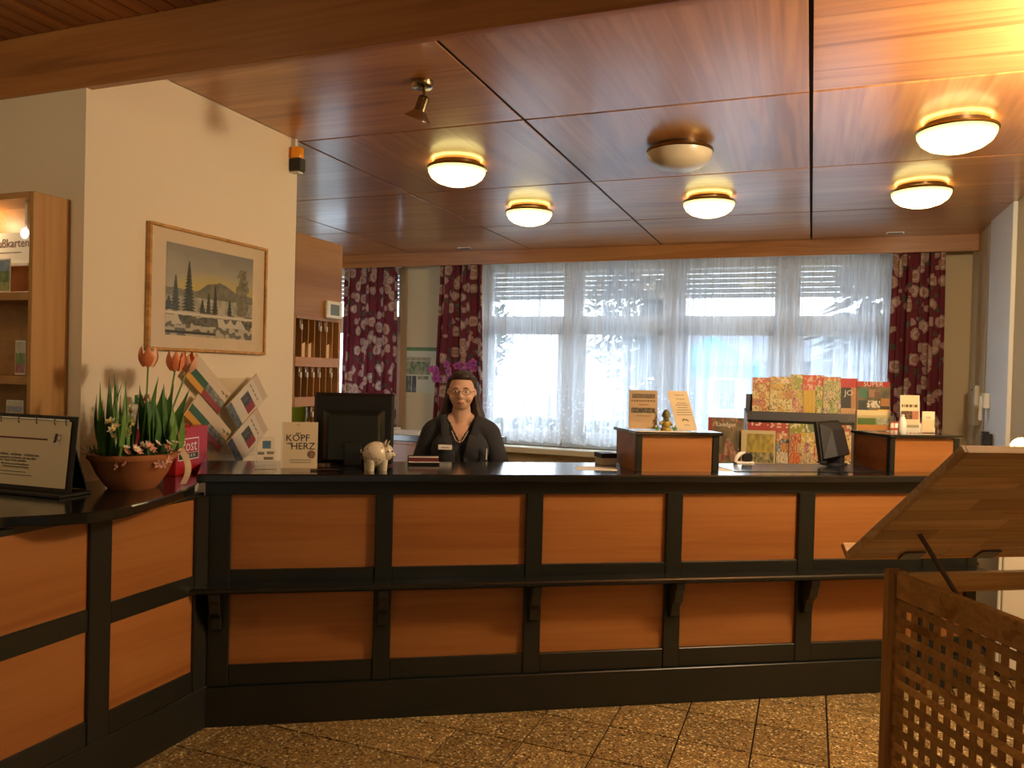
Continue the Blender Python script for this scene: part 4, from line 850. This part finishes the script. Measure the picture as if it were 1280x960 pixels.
for x in (-.045, .045):
    part('sprig', MB().leaf((x, 0, 0), (x+.006, .0, .03), .006, .004).leaf((x, 0, 0), (x-.012, -.006, .022), .005, .003).leaf((x, 0, 0), (x+.016, -.004, .018), .005, .003), 'leaf_light', fg)
    part('sprig_flower', MB().ball((x-.01, -.006, .024), .005, 8, 6), 'petal_cream', fg)
sp_ = thing('paper_sheet', 'white sheet lying flat on the raised box', 'paper', CU(2.08, .135, HZ), CANG); part('sheet', B(-.14, .12, -.03, .02, .0, .0015), 'paper_white', sp_)
bx = CT('card_box', 'low cream box with black tray beside the wood fronted box', 'box', 1.87, .42, .1); part('box', B(-.04, .04, -.05, .05, 0, .035), 'cream_paint', bx, bevel=.002); part('tray', B(-.045, .045, -.05, .05, .035, .06), 'black_plastic', bx, bevel=.003)
# blotter and papers between the boxes
bl = CT('desk_mat', 'dark desk mat lying between the two raised boxes', 'mat', 2.85, .27); part('mat', B(-.40, .43, -.16, .17, 0, .003), 'blotter', bl, bevel=.001)
pp = CT('paper_sheet', 'white sheet of paper at the corner of the desk mat', 'paper', 2.43, .20, .35); part('sheet', B(-.05, .05, -.07, .07, .0, .001), 'paper_white', pp)
pp = CT('paper_sheet', 'pale glossy sheet left of the first raised box', 'paper', 1.76, .22, -.2); part('sheet', B(-.10, .10, -.07, .07, .0, .001), 'paper_white', pp)
tp = CT('tape_dispenser', 'white and black tape dispenser behind the desk mat', 'tape', 2.665, .46, .1)
part('body', MB().prism_x([(-.02, 0), (.02, 0), (.02, .012), (-.02, .012)], -.05, .06), 'white_plastic', tp, bevel=.003); part('roll', MB().lathe([(.028, -.011), (.028, .011)], 20).xf(Matrix.Translation((.025, 0, .032)) @ Matrix.Rotation(PI/2, 4, 'X')), 'black_plastic', tp)
part('hood', MB().tube([(-.05, 0, .01), (-.042, 0, .035), (-.02, 0, .054), (.01, 0, .062)], [.010, .013, .012, .006], 10), 'white_plastic', tp, smooth=True)
# second monitor
m2 = CT('monitor', 'grey tilted monitor turned away beside the end raised box', 'monitor', 3.20, .46, math.radians(48), 1.1035)
Mm = Matrix.Rotation(.16, 4, 'X')
part('screen_bezel', B(-.17, .17, -.012, .012, .02, .24).xf(Mm), 'black_plastic', m2, bevel=.004)
part('back_cover', MB().add([(-.15,.012,.03), (.15,.012,.03), (.15,.012,.23), (-.15,.012,.23), (-.09,.075,.04), (.09,.075,.04), (.09,.06,.19), (-.09,.06,.19)], [(3,2,1,0), (4,5,6,7), (0,1,5,4), (1,2,6,5), (2,3,7,6), (3,0,4,7)]).xf(Mm), 'charcoal_plastic', m2, bevel=.004)
part('stand', B(-.03, .03, -.02, .06, 0, .05), 'charcoal_plastic', m2, bevel=.003); part('foot', MB().lathe([(.08, 0), (.08, .006), (.03, .012)], 20), 'charcoal_plastic', m2); part('sticker', B(.05, .08, .055, .0565, .05, .075).xf(Mm @ Matrix.Translation((-.0, .012, 0))), 'paper_white', m2)
m2.rotation_euler.z = CANG+math.radians(180+38)
# things on the second raised box
lh = thing('leaflet_holder', 'clear holder with green striped wide leaflets on the end raised box', 'holder', CU(3.38, .36, HZ), CANG)
def wide(u, v):
    return hx('c9b98a') if v > .62 else (hx('56783e') if v > .28 and u < .58 else (mixc(hx('6a8050'), hx('d8d4c0'), vnn(u*20, v*20)) if v > .28 else hx('c98a4a')))
part('leaflet_stack', B(-.10, .105, .002, .02, .004, .115), 'paper', lh); picture('cover', .20, .11, 30, 18, wide, lh, (.002, .0015, .06)); part('front', B(-.12, .12, -.006, -.003, 0, .09).box(-.12, -.117, -.006, .05, 0, .10).box(.117, .12, -.006, .05, 0, .10), 'acrylic', lh); part('base', B(-.12, .12, -.006, .05, 0, .003), 'acrylic', lh); part('yellow_tab', B(.03, .10, .006, .010, .115, .120), 'yolk', lh)
def tall(u, v):
    c = hx('cfc09c')
    if .36 < v < .58: c = mixc(hx('3a2a22'), hx('8a6a4c'), vnn(u*12, v*30)) if u < .62 else mixc(hx('9a5a42'), hx('c49a7c'), vnn(u*30, v*9))
    if .68 < v < .76 and (u*14) % 1 > .25 and .05 < u < .95: c = hx('5c5038')
    if v < .2: c = hx('8f8a70') if v > .12 else hx('c6c2b0')
    return c
l2 = thing('leaflet_stand', 'tall cream leaflet on a stand on the end raised box', 'leaflet', CU(3.515, .24, HZ), CANG)
Mt = Matrix.Rotation(-.06, 4, 'X')
part('card', B(-.055, .06, .001, .006, .004, .205).xf(Mt), 'paper_white', l2); picture('cover', .108, .20, 24, 40, tall, l2, Mt @ Vector((.002, .0004, .105)), (PI/2-.06, 0, 0)); part('foot', B(-.055, .06, -.015, .06, 0, .004), 'acrylic', l2)
nk = thing('paper_roll', 'slim white bottle standing at the corner of the end raised box', 'bottle', CU(3.415, .17, HZ), CANG); part('body', MB().lathe([(.018, 0), (.022, .01), (.021, .05), (.017, .075), (.012, .088), (.008, .092)], 16), 'white_plastic', nk, smooth=True); part('cap', MB().lathe([(.009, .092), (.009, .104)], 12), 'white_plastic', nk)
nk.name = 'pump_bottle'
l3 = thing('card_stand', 'small clear stand holding a cream card at the box end', 'holder', CU(3.645, .26, HZ), CANG)
part('pocket', B(-.055, .055, -.004, -.001, 0, .075).box(-.055, .055, .02, .022, 0, .085).box(-.055, -.053, -.004, .022, 0, .075).box(.053, .055, -.004, .022, 0, .075), 'acrylic', l3); part('card', B(-.038, .038, .006, .009, .004, .118), 'paper', l3); text('lettering', 'Info', .02, 'ink_grey', l3, (0, .0055, .085), (PI/2, 0, 0))
part('card_stack', B(-.045, .045, .010, .018, .002, .03), 'paper_white', l3)
rbk = thing('red_magazine', 'red edged magazine stack behind the end raised box', 'magazine', CU(3.78, .62, 1.0), CANG); part('stack', B(-.16, .12, -.02, .03, 0, .335), 'paper', rbk)
part('cover', B(-.16, .12, -.026, -.02, 0, .338), 'ink_red', rbk); 
for k in range(9): part('print_mark', B(-.15+k*.027, -.13+k*.027, -.0275, -.026, .30, .328), 'paper_white', rbk)
part('stand_leg', B(-.02, .02, -.02, .02, -1.0, 0), 'grey_metal', rbk)

# =================================================================== BACK WALL THINGS
def poster(u, v):
    c = hx('c9c4a8')
    if v > .945: c = hx('4f7a34')
    elif .72 < v < .79 and u < .8: c = mixc(hx('8a7a58'), hx('a8a684'), vnn(u*20, v*30))
    elif .40 < v < .70 and u < .78: c = mixc(hx('4a5a34'), hx('b0aa80'), vnn(u*16, v*18))
    elif v < .38 and u < .18: c = mixc(hx('2f332a'), hx('8d8f7c'), vnn(u*30, v*18))
    elif v < .38 and .2 < u < .35: c = mixc(hx('26241f'), hx('7a745f'), vnn(u*30, v*18))
    elif .30 < v < .38 and .37 < u < .75: c = mixc(hx('5c6340'), hx('a9a584'), vnn(u*30, v*30))
    return c
po = thing('wall_poster', 'nature calendar poster with green header on the rear wall', 'poster', (-4.26, WY, 1.565)); part('sheet', B(-.20, .20, -.004, 0, -.26, .26), 'paper', po); picture('print', .40, .52, 50, 64, poster, po, (0, -.0045, 0)); part('rail', B(-.20, .20, -.008, 0, .26, .268), 'charcoal_plastic', po)
sb = thing('sideboard', 'wooden sideboard with black top behind the woman', 'sideboard', (-3.3, 6.40, 0))
part('body', B(-.75, .70, -.22, .22, .05, .93), 'cherry', sb, bevel=.003); part('top', B(-.77, .72, -.24, .24, .93, .985), 'black_top', sb, bevel=.004); part('plinth', B(-.72, .68, -.19, .19, 0, .05), 'black_lacquer', sb)
for k in range(3): d = part('door', B(-.73+k*.475, -.27+k*.475, -.236, -.22, .08, .90), 'cherry', sb, bevel=.003); part('knob', MB().ball((-.30+k*.475, -.245, .55), .012), 'brass', d)
pp = thing('paper_stack', 'stack of white papers on the sideboard behind the woman', 'paper', (-3.42, 6.29, .985), .15)
for k in range(4): part('sheet', B(-.16+.01*k, .15-.008*k, -.11, .10, k*.008, k*.008+.006), 'paper_white', pp)
pp2 = thing('paper_tray', 'flat clear tray on the sideboard papers', 'tray', (-3.72, 6.42, .985), .1); part('tray', B(-.13, .13, -.09, .09, 0, .004).box(-.13, .13, -.09, -.087, .004, .045).box(-.13, .13, .087, .09, .004, .045), 'acrylic', pp2); part('paper', B(-.12, .12, -.08, .08, .0045, .038), 'paper', pp2)
# orchid on the sill behind the woman
oq = onY(566, 470, 8.0)
orc = thing('orchid', 'purple orchid with two flower sprays in a pot behind the woman', 'plant', (-3.58, 7.70, .76+.0)); orc.location = (-3.55, 8.0-.02, .76)
part('pot', MB().lathe([(.05, 0), (.075, .13), (.07, .13), (.06, .1)], 20), 'white_plastic', orc, smooth=True)
for k in range(6): a = k*1.05; part('leaf', MB().leaf((0,0,.11), (.20*math.cos(a), .08*math.sin(a), .18), .035, .03, (-math.sin(a), math.cos(a), 0)), 'leaf_dark', orc, smooth=True)
rd = random.Random(21)
for sx, ex, ez in ((-1, -.13, .90), (1, .17, .93)):
    part('stem', MB().tube([(0, 0, .1), (ex*.3, -.02, .5), (ex*.8, -.04, ez), (ex, -.05, ez-.04)], .006, 7), 'leaf_dark', orc, smooth=True)
    for k in range(9):
        c = (ex*.5+rd.uniform(-.10, .10)+ex*.35, -.06+rd.uniform(-.04, .03), ez-.12+rd.uniform(-.08, .12)); f = part('orchid_flower', MB().ball((0,0,0), .012, 8, 6), 'ink_maroon', orc, c)
        for j in range(5): a = j*2*PI/5+.3; link('petal', MB().leaf((.006*math.cos(a), 0, .006*math.sin(a)), (.05*math.cos(a), -.01, .05*math.sin(a)), .022, .004, (-math.sin(a), 0, math.cos(a)), 4).mesh('petal', 'orchid_petal', 0, True), f)
        f.rotation_euler = (rd.uniform(-.4, .4), 0, rd.uniform(-.5, .5))
orc.location = (oq[0], 7.86, .76)
part('saucer', MB().lathe([(.07, 0), (.082, .008)], 18), 'white_plastic', orc)
orc.location = (*onY(570, 470, 6.48)[:2], .985)
for ch in orc.children:
    if ch.name.startswith(('stem', 'orchid_flower')):
        ch.location.z = ch.location.z*.72 if ch.name.startswith('orchid') else 0
        if ch.name.startswith('stem'): ch.scale = (1, 1, .72)
        else: ch.scale = (.85, .85, .85)

# =================================================================== MAGAZINE RACK
RANG = math.radians(12); RP = onY(936, 515, 6.25); RD = np.array([math.cos(RANG), math.sin(RANG)]); RN = np.array([-math.sin(RANG), math.cos(RANG)])
def onR(x, y, off=0.):      # pixel to (s, z) on the rack's vertical plane, off metres behind its front
    d = ray(x, y); t = ((RP[:2]+RN*off-EYEP[:2]) @ RN)/(d[:2] @ RN); q = EYEP+d*t; return (q[:2]-RP[:2]) @ RD, q[2]
mr = thing('magazine_rack', 'grey stepped magazine rack in front of the sheer curtain', 'rack', (RP[0], RP[1], 0), RANG)
S1 = onR(1066, 525)[0]+.0; ZT = onR(1000, 516, .0)[1]-.01; ZB = .80
SW = onR(1114, 520)[0]+.02
part('shelf', B(-.01, SW, 0, .10, ZT-.02, ZT), 'grey_metal', mr, bevel=.002); part('shelf_lip', B(-.01, SW, -.006, 0, ZT-.055, ZT+.012), 'grey_metal', mr, bevel=.002)
part('shelf', B(-.01, SW, -.16, 0, ZB-.02, ZB), 'grey_metal', mr, bevel=.002); part('shelf_lip', B(-.01, SW, -.166, -.16, ZB-.04, ZB+.02), 'grey_metal', mr, bevel=.002)
part('back_plate', B(-.01, SW, .10, .108, .1, ZT+.14), 'grey_metal', mr)
for x in (-.022, SW): part('side_plate', MB().prism_x([(-.16, .05), (.108, .05), (.108, ZT+.03), (.06, ZT+.03), (0, ZT), (-.16, ZB)], x, x+.012), 'grey_metal', mr)
part('foot', B(-.022, SW+.012, -.16, .11, 0, .05), 'charcoal_plastic', mr)
for k in (.0,): part('screw', MB().ball((.015, -.008, ZT-.01), .008, 8, 6), 'chrome', mr)
def puzzle(cols, seed, head=None, hv=.78):
    v = VN(32, seed)
    def f(x, y):
        if head and y > hv: return mixc(hx(head), hx('f6ead0'), .8 if v(x*9, y*26) > .62 else .0)
        i = int(v(math.floor(x*3)*1.7, math.floor(y*5)*1.3)*len(cols)*.999); c = hx(cols[i % len(cols)])
        t = v(x*26, y*40); return mixc(c, hx('3a2a1c') if t < .3 else hx('f4e8c8'), .55 if (t < .3 or t > .68) else 0.)
    return f
def striped(top, bot, seed):
    v = VN(32, seed)
    return lambda x, y: mixc(hx(top), hx('f2e0c8'), .8*(v(x*8, y*20) > .6)) if y > .62 else mixc(hx(bot), hx('7a5a10'), .35*((x*9) % 1 > .8))
def people_cover(seed, head):
    v = VN(32, seed)
    def f(x, y):
        if y > .84: return hx(head)
        c = mixc(hx('3c4a34'), hx('9a7a54'), v(x*6, y*6))
        for cx, cy, r, k in ((.2, .66, .13, '3f8a64'), (.45, .66, .11, 'b48a64'), (.62, .6, .10, '7a5a44'), (.84, .38, .14, 'd08a3c'), (.84, .16, .15, '2e2a26'), (.2, .3, .16, '2c3a30')):
            if abs(x-cx) < r*.9 and abs(y-cy) < r: c = mixc(hx(k), c, .25*v(x*30, y*30))
        if .3 < x < .7 and .26 < y < .44 and v(x*22, y*22) > .42: c = hx('f2ead6')
        return c
    return f
def mag(label, x0, x1, yt, zb, off, fn, nx=24, ny=36, tilt=.12, title=None, tmat='ink_white', tsize=.04, tz=.9, spine=.006):
    ym = (x0+x1)/2; s0, _ = onR(x0, 520, off); s1, _ = onR(x1, 520, off); zt = onR(ym, yt, off+.03)[1]; w = s1-s0; h = (zt-zb)/math.cos(tilt)
    p = RP[:2]+RD*(s0+s1)/2+RN*off; t = thing('magazine', label, 'magazine', (p[0], p[1], zb), RANG, 'magazines in the rack')
    Mq = Matrix.Rotation(-tilt, 4, 'X'); part('pages', B(-w/2, w/2, .0006, spine, 0, h).xf(Mq), 'paper', t); picture('cover', w, h, nx, ny, fn, t, Mq @ Vector((0, 0, h/2)), (PI/2-tilt, 0, 0))
    if title: text('title', title, tsize, tmat, t, Mq @ Vector((0, -.0012, h*tz)), (PI/2-tilt, 0, 0))
    return t
OR = ['d8a45a', 'c98a3c', 'e0c47a', 'c2703c', 'd9b48a']; YE = ['d9b43a', 'cfa83e', 'e0cc80', 'c98a3c', 'b8a04a']; GR = ['a8b03a', 'd0b850', 'd9a878', 'c26a58', 'b8b488']
mag('puzzle magazine with orange and cream blocks at the rack end by the window', 940, 965, 472, ZT, .052, puzzle(OR, 1, 'd06a4a', .86)); mag('puzzle magazine with yellow and rust blocks', 962, 990, 471, ZT, .044, puzzle(YE, 2, 'c9a45a', .84))
mag('puzzle magazine with olive header and pink stripes', 988, 1007, 468, ZT, .052, puzzle(GR, 3, 'a8a83c', .76)); mag('magazine with orange head and plain yellow lower half', 1004, 1019, 469, ZT, .044, striped('d8502a', 'e0b818', 4))
mag('magazine with red head and narrow green stripe', 1016, 1031, 469, ZT, .052, puzzle(['9aa82a', 'd8c46a', '7a9a2e'], 5, 'cc4a34', .72)); mag('pale green puzzle magazine with small print', 1029, 1051, 471, ZT, .044, puzzle(['b8b878', 'd0c088', 'a8b060', 'c8b898'], 6, 'cf8a4a', .88))
mag('magazine with red banner and black cover photo', 1050, 1072, 473, ZT, .052, lambda x, y: hx('d03a34') if y > .76 else (hx('2e2822') if (x < .62 and .2 < y) else (hx('c9925c') if y > .2 else hx('d8a878'))), title='JO', tsize=.06, tz=.60)
mag('magazine with red title banner and collage of people', 1071, 1113, 477, ZT, .040, people_cover(7, 'c23a22'), 36, 40, title='SUPER', tsize=.052, tz=.92)
# lower tier: back row then front row
for k, (a, b, hd, lb) in enumerate(((934, 964, 'b03028', 'magazine with deep red head in the lower row behind the cream brochure'), (963, 988, 'b84a3a', 'magazine with brick red head in the lower row'), (987, 1008, '9a9a34', 'magazine with olive green head in the lower row'), (1007, 1028, '7a8a5a', 'magazine with green and pink head in the lower row'), (1030, 1066, 'c2784a', 'magazine with orange head in the lower row under the banner magazine'))):
    mag(lb, a, b, 528+k*.8, ZB, -.045, puzzle([['8a4a34', 'b0803c', 'c9a45a'], ['a8503c', 'c98a5a'], YE, GR, OR][k], 20+k, hd, .82), tilt=.06)
def brochure(x, y):
    c = hx('d6c79a')
    if .36 < y < .94 and .14 < x < .94: c = mixc(hx('8a7a2e'), hx('d9c050'), vnn(x*14, y*14)) if y > .56 else mixc(hx('3c3a20'), hx('d6c890'), vnn(x*22, y*22))
    return c
mag('cream brochure with golden landscape photo in front of the lower row', 928, 971, 538, ZB, -.135, brochure, 40, 44, .06, spine=.012)
mag('magazine with small food photos beside the cream brochure', 972, 989, 542, ZB, -.12, puzzle(['c98a4a', '8a9aa0', 'd8ccb0', '3c3a34'], 31, 'c9854a', .88), tilt=.06); mag('magazine with orange photo block in the lower front row', 988, 1003, 542, ZB, -.135, puzzle(['b87a5a', 'd06a24', 'c8a878'], 32, None), tilt=.06); mag('yellow cream magazine next to the grey monitor', 1001, 1019, 541, ZB, -.12, puzzle(['d9c870', 'c9b088', 'b8707c'], 33, 'd0b858', .8), tilt=.06)
# country magazine on its own low stand
def country(x, y):
    if x < .1 and y > .7: return hx('a83a22')
    return mixc(hx('4a3a22'), hx('9a8a5a'), vnn(x*10, y*10)) if vnn(x*9+3, y*12) > .4 else mixc(hx('7a2a24'), hx('c9b48a'), vnn(x*20, y*20))
lm = mag('country magazine with white title on brown cover left of the rack', 886, 931, 522, .86, -.10, country, 36, 44, .08, 'Landgut', 'ink_white', .046, .87); lm['group'] = 'magazines on the low stand'
s0 = onR(886, 520, -.10)[0]; s1 = onR(931, 520, -.10)[0]; p = RP[:2]+RD*(s0+s1)/2+RN*-.10
ls = thing('low_stand', 'narrow grey stand below the country magazine', 'stand', (p[0], p[1], 0), RANG); part('tray', B(-.15, .11, -.03, .09, .835, .858), 'grey_metal', ls, bevel=.002); part('column', B(-.03, .03, .03, .09, .05, .835), 'grey_metal', ls); part('foot', B(-.13, .10, -.08, .16, 0, .05), 'grey_metal', ls, bevel=.004); part('back_plate', B(-.14, .10, .075, .085, .858, 1.10), 'grey_metal', ls)

# =================================================================== PERSON
pe_xy = (EYEP+ray(577, 500)*4.42)[:2]
face_dir = math.atan2(-pe_xy[1], -pe_xy[0])+PI/2      # local -Y faces the viewer
wm = thing('person', 'woman in dark cardigan and glasses standing behind the reception counter', 'person', (pe_xy[0], pe_xy[1], 0), face_dir-.06)
HT = 0.0
def capsule(m, a, b, r0, r1, n=14):
    a = Vector(a); b = Vector(b); m.tube([a, a+(b-a)*.33, a+(b-a)*.66, b], [r0, r0+(r1-r0)*.33, r0+(r1-r0)*.66, r1], n); m.ball(a, r0*.995, n, 9); m.ball(b, r1*.995, n, 9)
bd = MB()
bd.ball((0, .01, 1.13), (.160, .105, .15), 20, 14); bd.ball((0, .0, 1.05), (.155, .11, .18), 20, 14); bd.ball((0, .01, .92), (.165, .115, .15), 20, 14)
bd.ball((0, .02, .84), (.172, .125, .13), 20, 14); bd.ball((0, .012, 1.215), (.150, .080, .06), 20, 12)
for s in (-1, 1):
    bd.ball((s*.070, -.058, 1.125), (.082, .058, .085), 16, 10)
    capsule(bd, (s*.05, .015, 1.285), (s*.150, .015, 1.222), .045, .056)
    capsule(bd, (s*.158, .015, 1.212), (s*.238, .010, .985), .056, .046); capsule(bd, (s*.238, .010, .985), (s*.235, -.10, .78), .045, .030)
    capsule(bd, (s*.235, -.10, .78), (s*.228, -.125, .715), .030, .033)     # palm
    for k, (dx, ln) in enumerate(((-.024, .060), (-.008, .068), (.008, .064), (.023, .052))):
        bx0 = s*.228+dx*s; capsule(bd, (bx0, -.128, .695), (bx0, -.140, .695-ln*.55), .0090, .0085, 8); capsule(bd, (bx0, -.140, .695-ln*.55), (bx0-s*.004, -.128, .695-ln*1.05), .0085, .0075, 8)
    capsule(bd, (s*.205, -.125, .74), (s*.188, -.150, .705), .011, .010, 8); capsule(bd, (s*.188, -.150, .705), (s*.190, -.158, .672), .010, .0085, 8)
    capsule(bd, (s*.085, .02, .80), (s*.095, .01, .46), .088, .058); capsule(bd, (s*.095, .01, .46), (s*.10, .03, .09), .055, .038)
    capsule(bd, (s*.10, .035, .045), (s*.11, -.13, .035), .042, .034)
capsule(bd, (0, .02, 1.27), (0, .005, 1.36), .056, .052)
HC = Vector((0, .0, 1.455))
bd.ball((0, .015, 1.478), (.074, .090, .078), 24, 16); bd.ball((0, -.024, 1.440), (.069, .064, .086), 24, 16); bd.ball((0, -.036, 1.385), (.050, .044, .034), 18, 10); bd.ball((0, -.052, 1.372), (.024, .026, .018), 14, 9)
for s in (-1, 1):
    bd.ball((s*.036, -.058, 1.418), (.030, .026, .026), 14, 10); bd.ball((s*.028, -.078, 1.470), (.026, .012, .009), 12, 8); bd.ball((s*.075, .008, 1.445), (.010, .018, .030), 12, 8)
bd.tube([(0, -.086, 1.462), (0, -.098, 1.440), (0, -.106, 1.425)], [.007, .010, .013], 10); bd.ball((0, -.102, 1.424), (.013, .012, .010), 12, 8)
for s in (-1, 1): bd.ball((s*.012, -.094, 1.422), (.008, .009, .007), 8, 6)
bd.ball((0, -.082, 1.395), (.024, .012, .007), 12, 8); bd.ball((0, -.080, 1.386), (.020, .012, .007), 12, 8)
raw = bd.mesh('body', 'skin'); tmp = link('tmp_body', raw); mdr = tmp.modifiers.new('r', 'REMESH'); mdr.mode = 'VOXEL'; mdr.voxel_size = .0065
sm = tmp.modifiers.new('s', 'SMOOTH'); sm.factor = .5; sm.iterations = 4
dg = bpy.context.evaluated_depsgraph_get(); bme = bpy.data.meshes.new_from_object(tmp.evaluated_get(dg)); bpy.data.objects.remove(tmp)
bme.name = 'body'; bme.materials.clear()
for k in ('skin', 'black_knit', 'trouser_cloth', 'shoe_leather', 'lip'): bme.materials.append(MATS[k])
def neck_open(x, y, z):      # V neckline
    return y < .03 and z > 1.175+abs(x)*1.7 and abs(x) < .075
for p in bme.polygons:
    x, y, z = p.center; p.use_smooth = True
    if z < .07: i = 3
    elif z > 1.325 or (z > 1.285 and abs(x) < .07) or neck_open(x, y, z): i = 0
    elif z < .775 and abs(x) > .17 and y < -.07: i = 0
    elif z < .86 and abs(x) < .2: i = 2
    else: i = 1
    if i == 0 and 1.384 < z < 1.398 and abs(x) < .022-abs(z-1.391)*1.2 and y < -.078: i = 4
    p.material_index = i
link('body', bme, wm)
# cardigan: offset shell of torso and arms, open at the front
bm = bmesh.new(); bm.from_mesh(bme); bm.normal_update()
def keep(c):
    x, y, z = c
    if z < .74 or z > 1.345: return False
    if y < -.06 and z < .80 and abs(x) > .16: return False
    if z > 1.30 and abs(x) < .075+.0*(z): return z < 1.335 and y > .0
    if y < .02 and abs(x) < .020+max(0, (z-1.08))*.26: return False
    return not (z < .80 and abs(x) < .0)
bmesh.ops.delete(bm, geom=[f for f in bm.faces if not keep(f.calc_center_median())], context='FACES')
bmesh.ops.smooth_vert(bm, verts=bm.verts[:], factor=.5, use_axis_x=True, use_axis_y=True, use_axis_z=True)
for _ in range(8): bmesh.ops.smooth_vert(bm, verts=[v for v in bm.verts if not v.is_boundary], factor=.5, use_axis_x=True, use_axis_y=True, use_axis_z=True)
bm.normal_update()
for v in bm.verts: v.co += v.normal*.014
bmesh.ops.solidify(bm, geom=bm.faces[:], thickness=.006)
cme = bpy.data.meshes.new('cardigan'); 
for f in bm.faces: f.material_index = 0; f.smooth = True
bm.to_mesh(cme); bm.free(); cme.materials.append(MATS['cardigan_knit']); link('cardigan', cme, wm)
# collar lapels
for s in (-1, 1): part('lapel', MB().sheet(lambda u, v, s=s: (s*(.030+.055*v+.030*u+.02*u*(1-v)), -.118+.085*v**1.6-.012*u+.012*u*u, 1.10+.215*v), 4, 10), 'cardigan_knit', wm, smooth=True, solid=.006)
# hair
hm = MB(); hm.ball((0, .034, 1.492), (.084, .090, .082), 24, 16); hm.ball((0, .062, 1.42), (.082, .055, .12), 20, 14); hm.ball((0, -.020, 1.535), (.060, .050, .030), 18, 12)
for s in (-1, 1):
    capsule(hm, (s*.064, .006, 1.51), (s*.074, .03, 1.43), .022, .022, 12); capsule(hm, (s*.074, .03, 1.43), (s*.092, .02, 1.33), .024, .028, 12); capsule(hm, (s*.092, .02, 1.33), (s*.112, -.02 if s > 0 else .05, 1.25), .030, .014, 12)
    for k in range(7): hm.tube([(s*(.02+.008*k), -.045+.014*k, 1.548-.005*k), (s*(.062+.004*k), .0+.012*k, 1.50), (s*(.082+.003*k), .012*k, 1.38), (s*(.098+.006*k), .012*k-.01, 1.27+.006*k)], [.008, .010, .010, .005], 6)
hme = hm.mesh('hair', 'hair'); tmp = link('tmp_hair', hme); mdr = tmp.modifiers.new('r', 'REMESH'); mdr.mode = 'VOXEL'; mdr.voxel_size = .0055; sm = tmp.modifiers.new('s', 'SMOOTH'); sm.factor = .5; sm.iterations = 3
dg = bpy.context.evaluated_depsgraph_get(); hm2 = bpy.data.meshes.new_from_object(tmp.evaluated_get(dg)); bpy.data.objects.remove(tmp); hm2.materials.clear(); hm2.materials.append(MATS['hair'])
for p in hm2.polygons: p.use_smooth = True
link('hair', hm2, wm)
for s in (-1, 1):
    e = part('eye', MB().ball((s*.029, -.0795, 1.452), (.0125, .008, .0062), 12, 8), 'eye_white', wm, smooth=True); part('iris', MB().ball((s*.029, -.0865, 1.452), (.0052, .002, .0052), 10, 6), 'iris_dark', e)
    part('eyebrow', MB().tube([(s*.014, -.090, 1.470), (s*.028, -.091, 1.474), (s*.044, -.082, 1.470)], [.002, .003, .0015], 6), 'hair', wm)
gl = MB()
for s in (-1, 1):
    gl.tube([(s*.031+.024*math.cos(a), -.104+.005*abs(math.cos(a)), 1.449+.014*math.sin(a)) for a in [2*PI*k/18 for k in range(19)]], .0013, 6, False); gl.tube([(s*.055, -.099, 1.453), (s*.073, -.06, 1.455), (s*.079, .01, 1.455)], .0013, 6)
gl.tube([(-.008, -.103, 1.452), (0, -.106, 1.454), (.008, -.103, 1.452)], .0013, 6); part('glasses', gl, 'charcoal_plastic', wm)
nb = part('name_badge', B(-.038, .038, -.003, .003, -.014, .014), 'paper_white', wm, (-.075, -.152, 1.148), (-.25, 0, -.05), bevel=.002); part('badge_text', B(-.02, .022, -.0036, -.003, -.004, 0), 'ink_grey', nb)
part('collar_trim', MB().tube([(-.045, -.098, 1.235), (-.02, -.112, 1.185), (0, -.116, 1.172), (.02, -.112, 1.185), (.045, -.098, 1.235)], .003, 6), 'lace', wm)
pn = part('pen', MB().tube([(0, 0, -.04), (0, 0, .03)], .004, 7), 'chrome', wm, (.135, -.135, 1.12)); part('clip', MB().tube([(.016, 0, -.035), (.018, 0, .025)], .004, 7), 'white_plastic', pn)
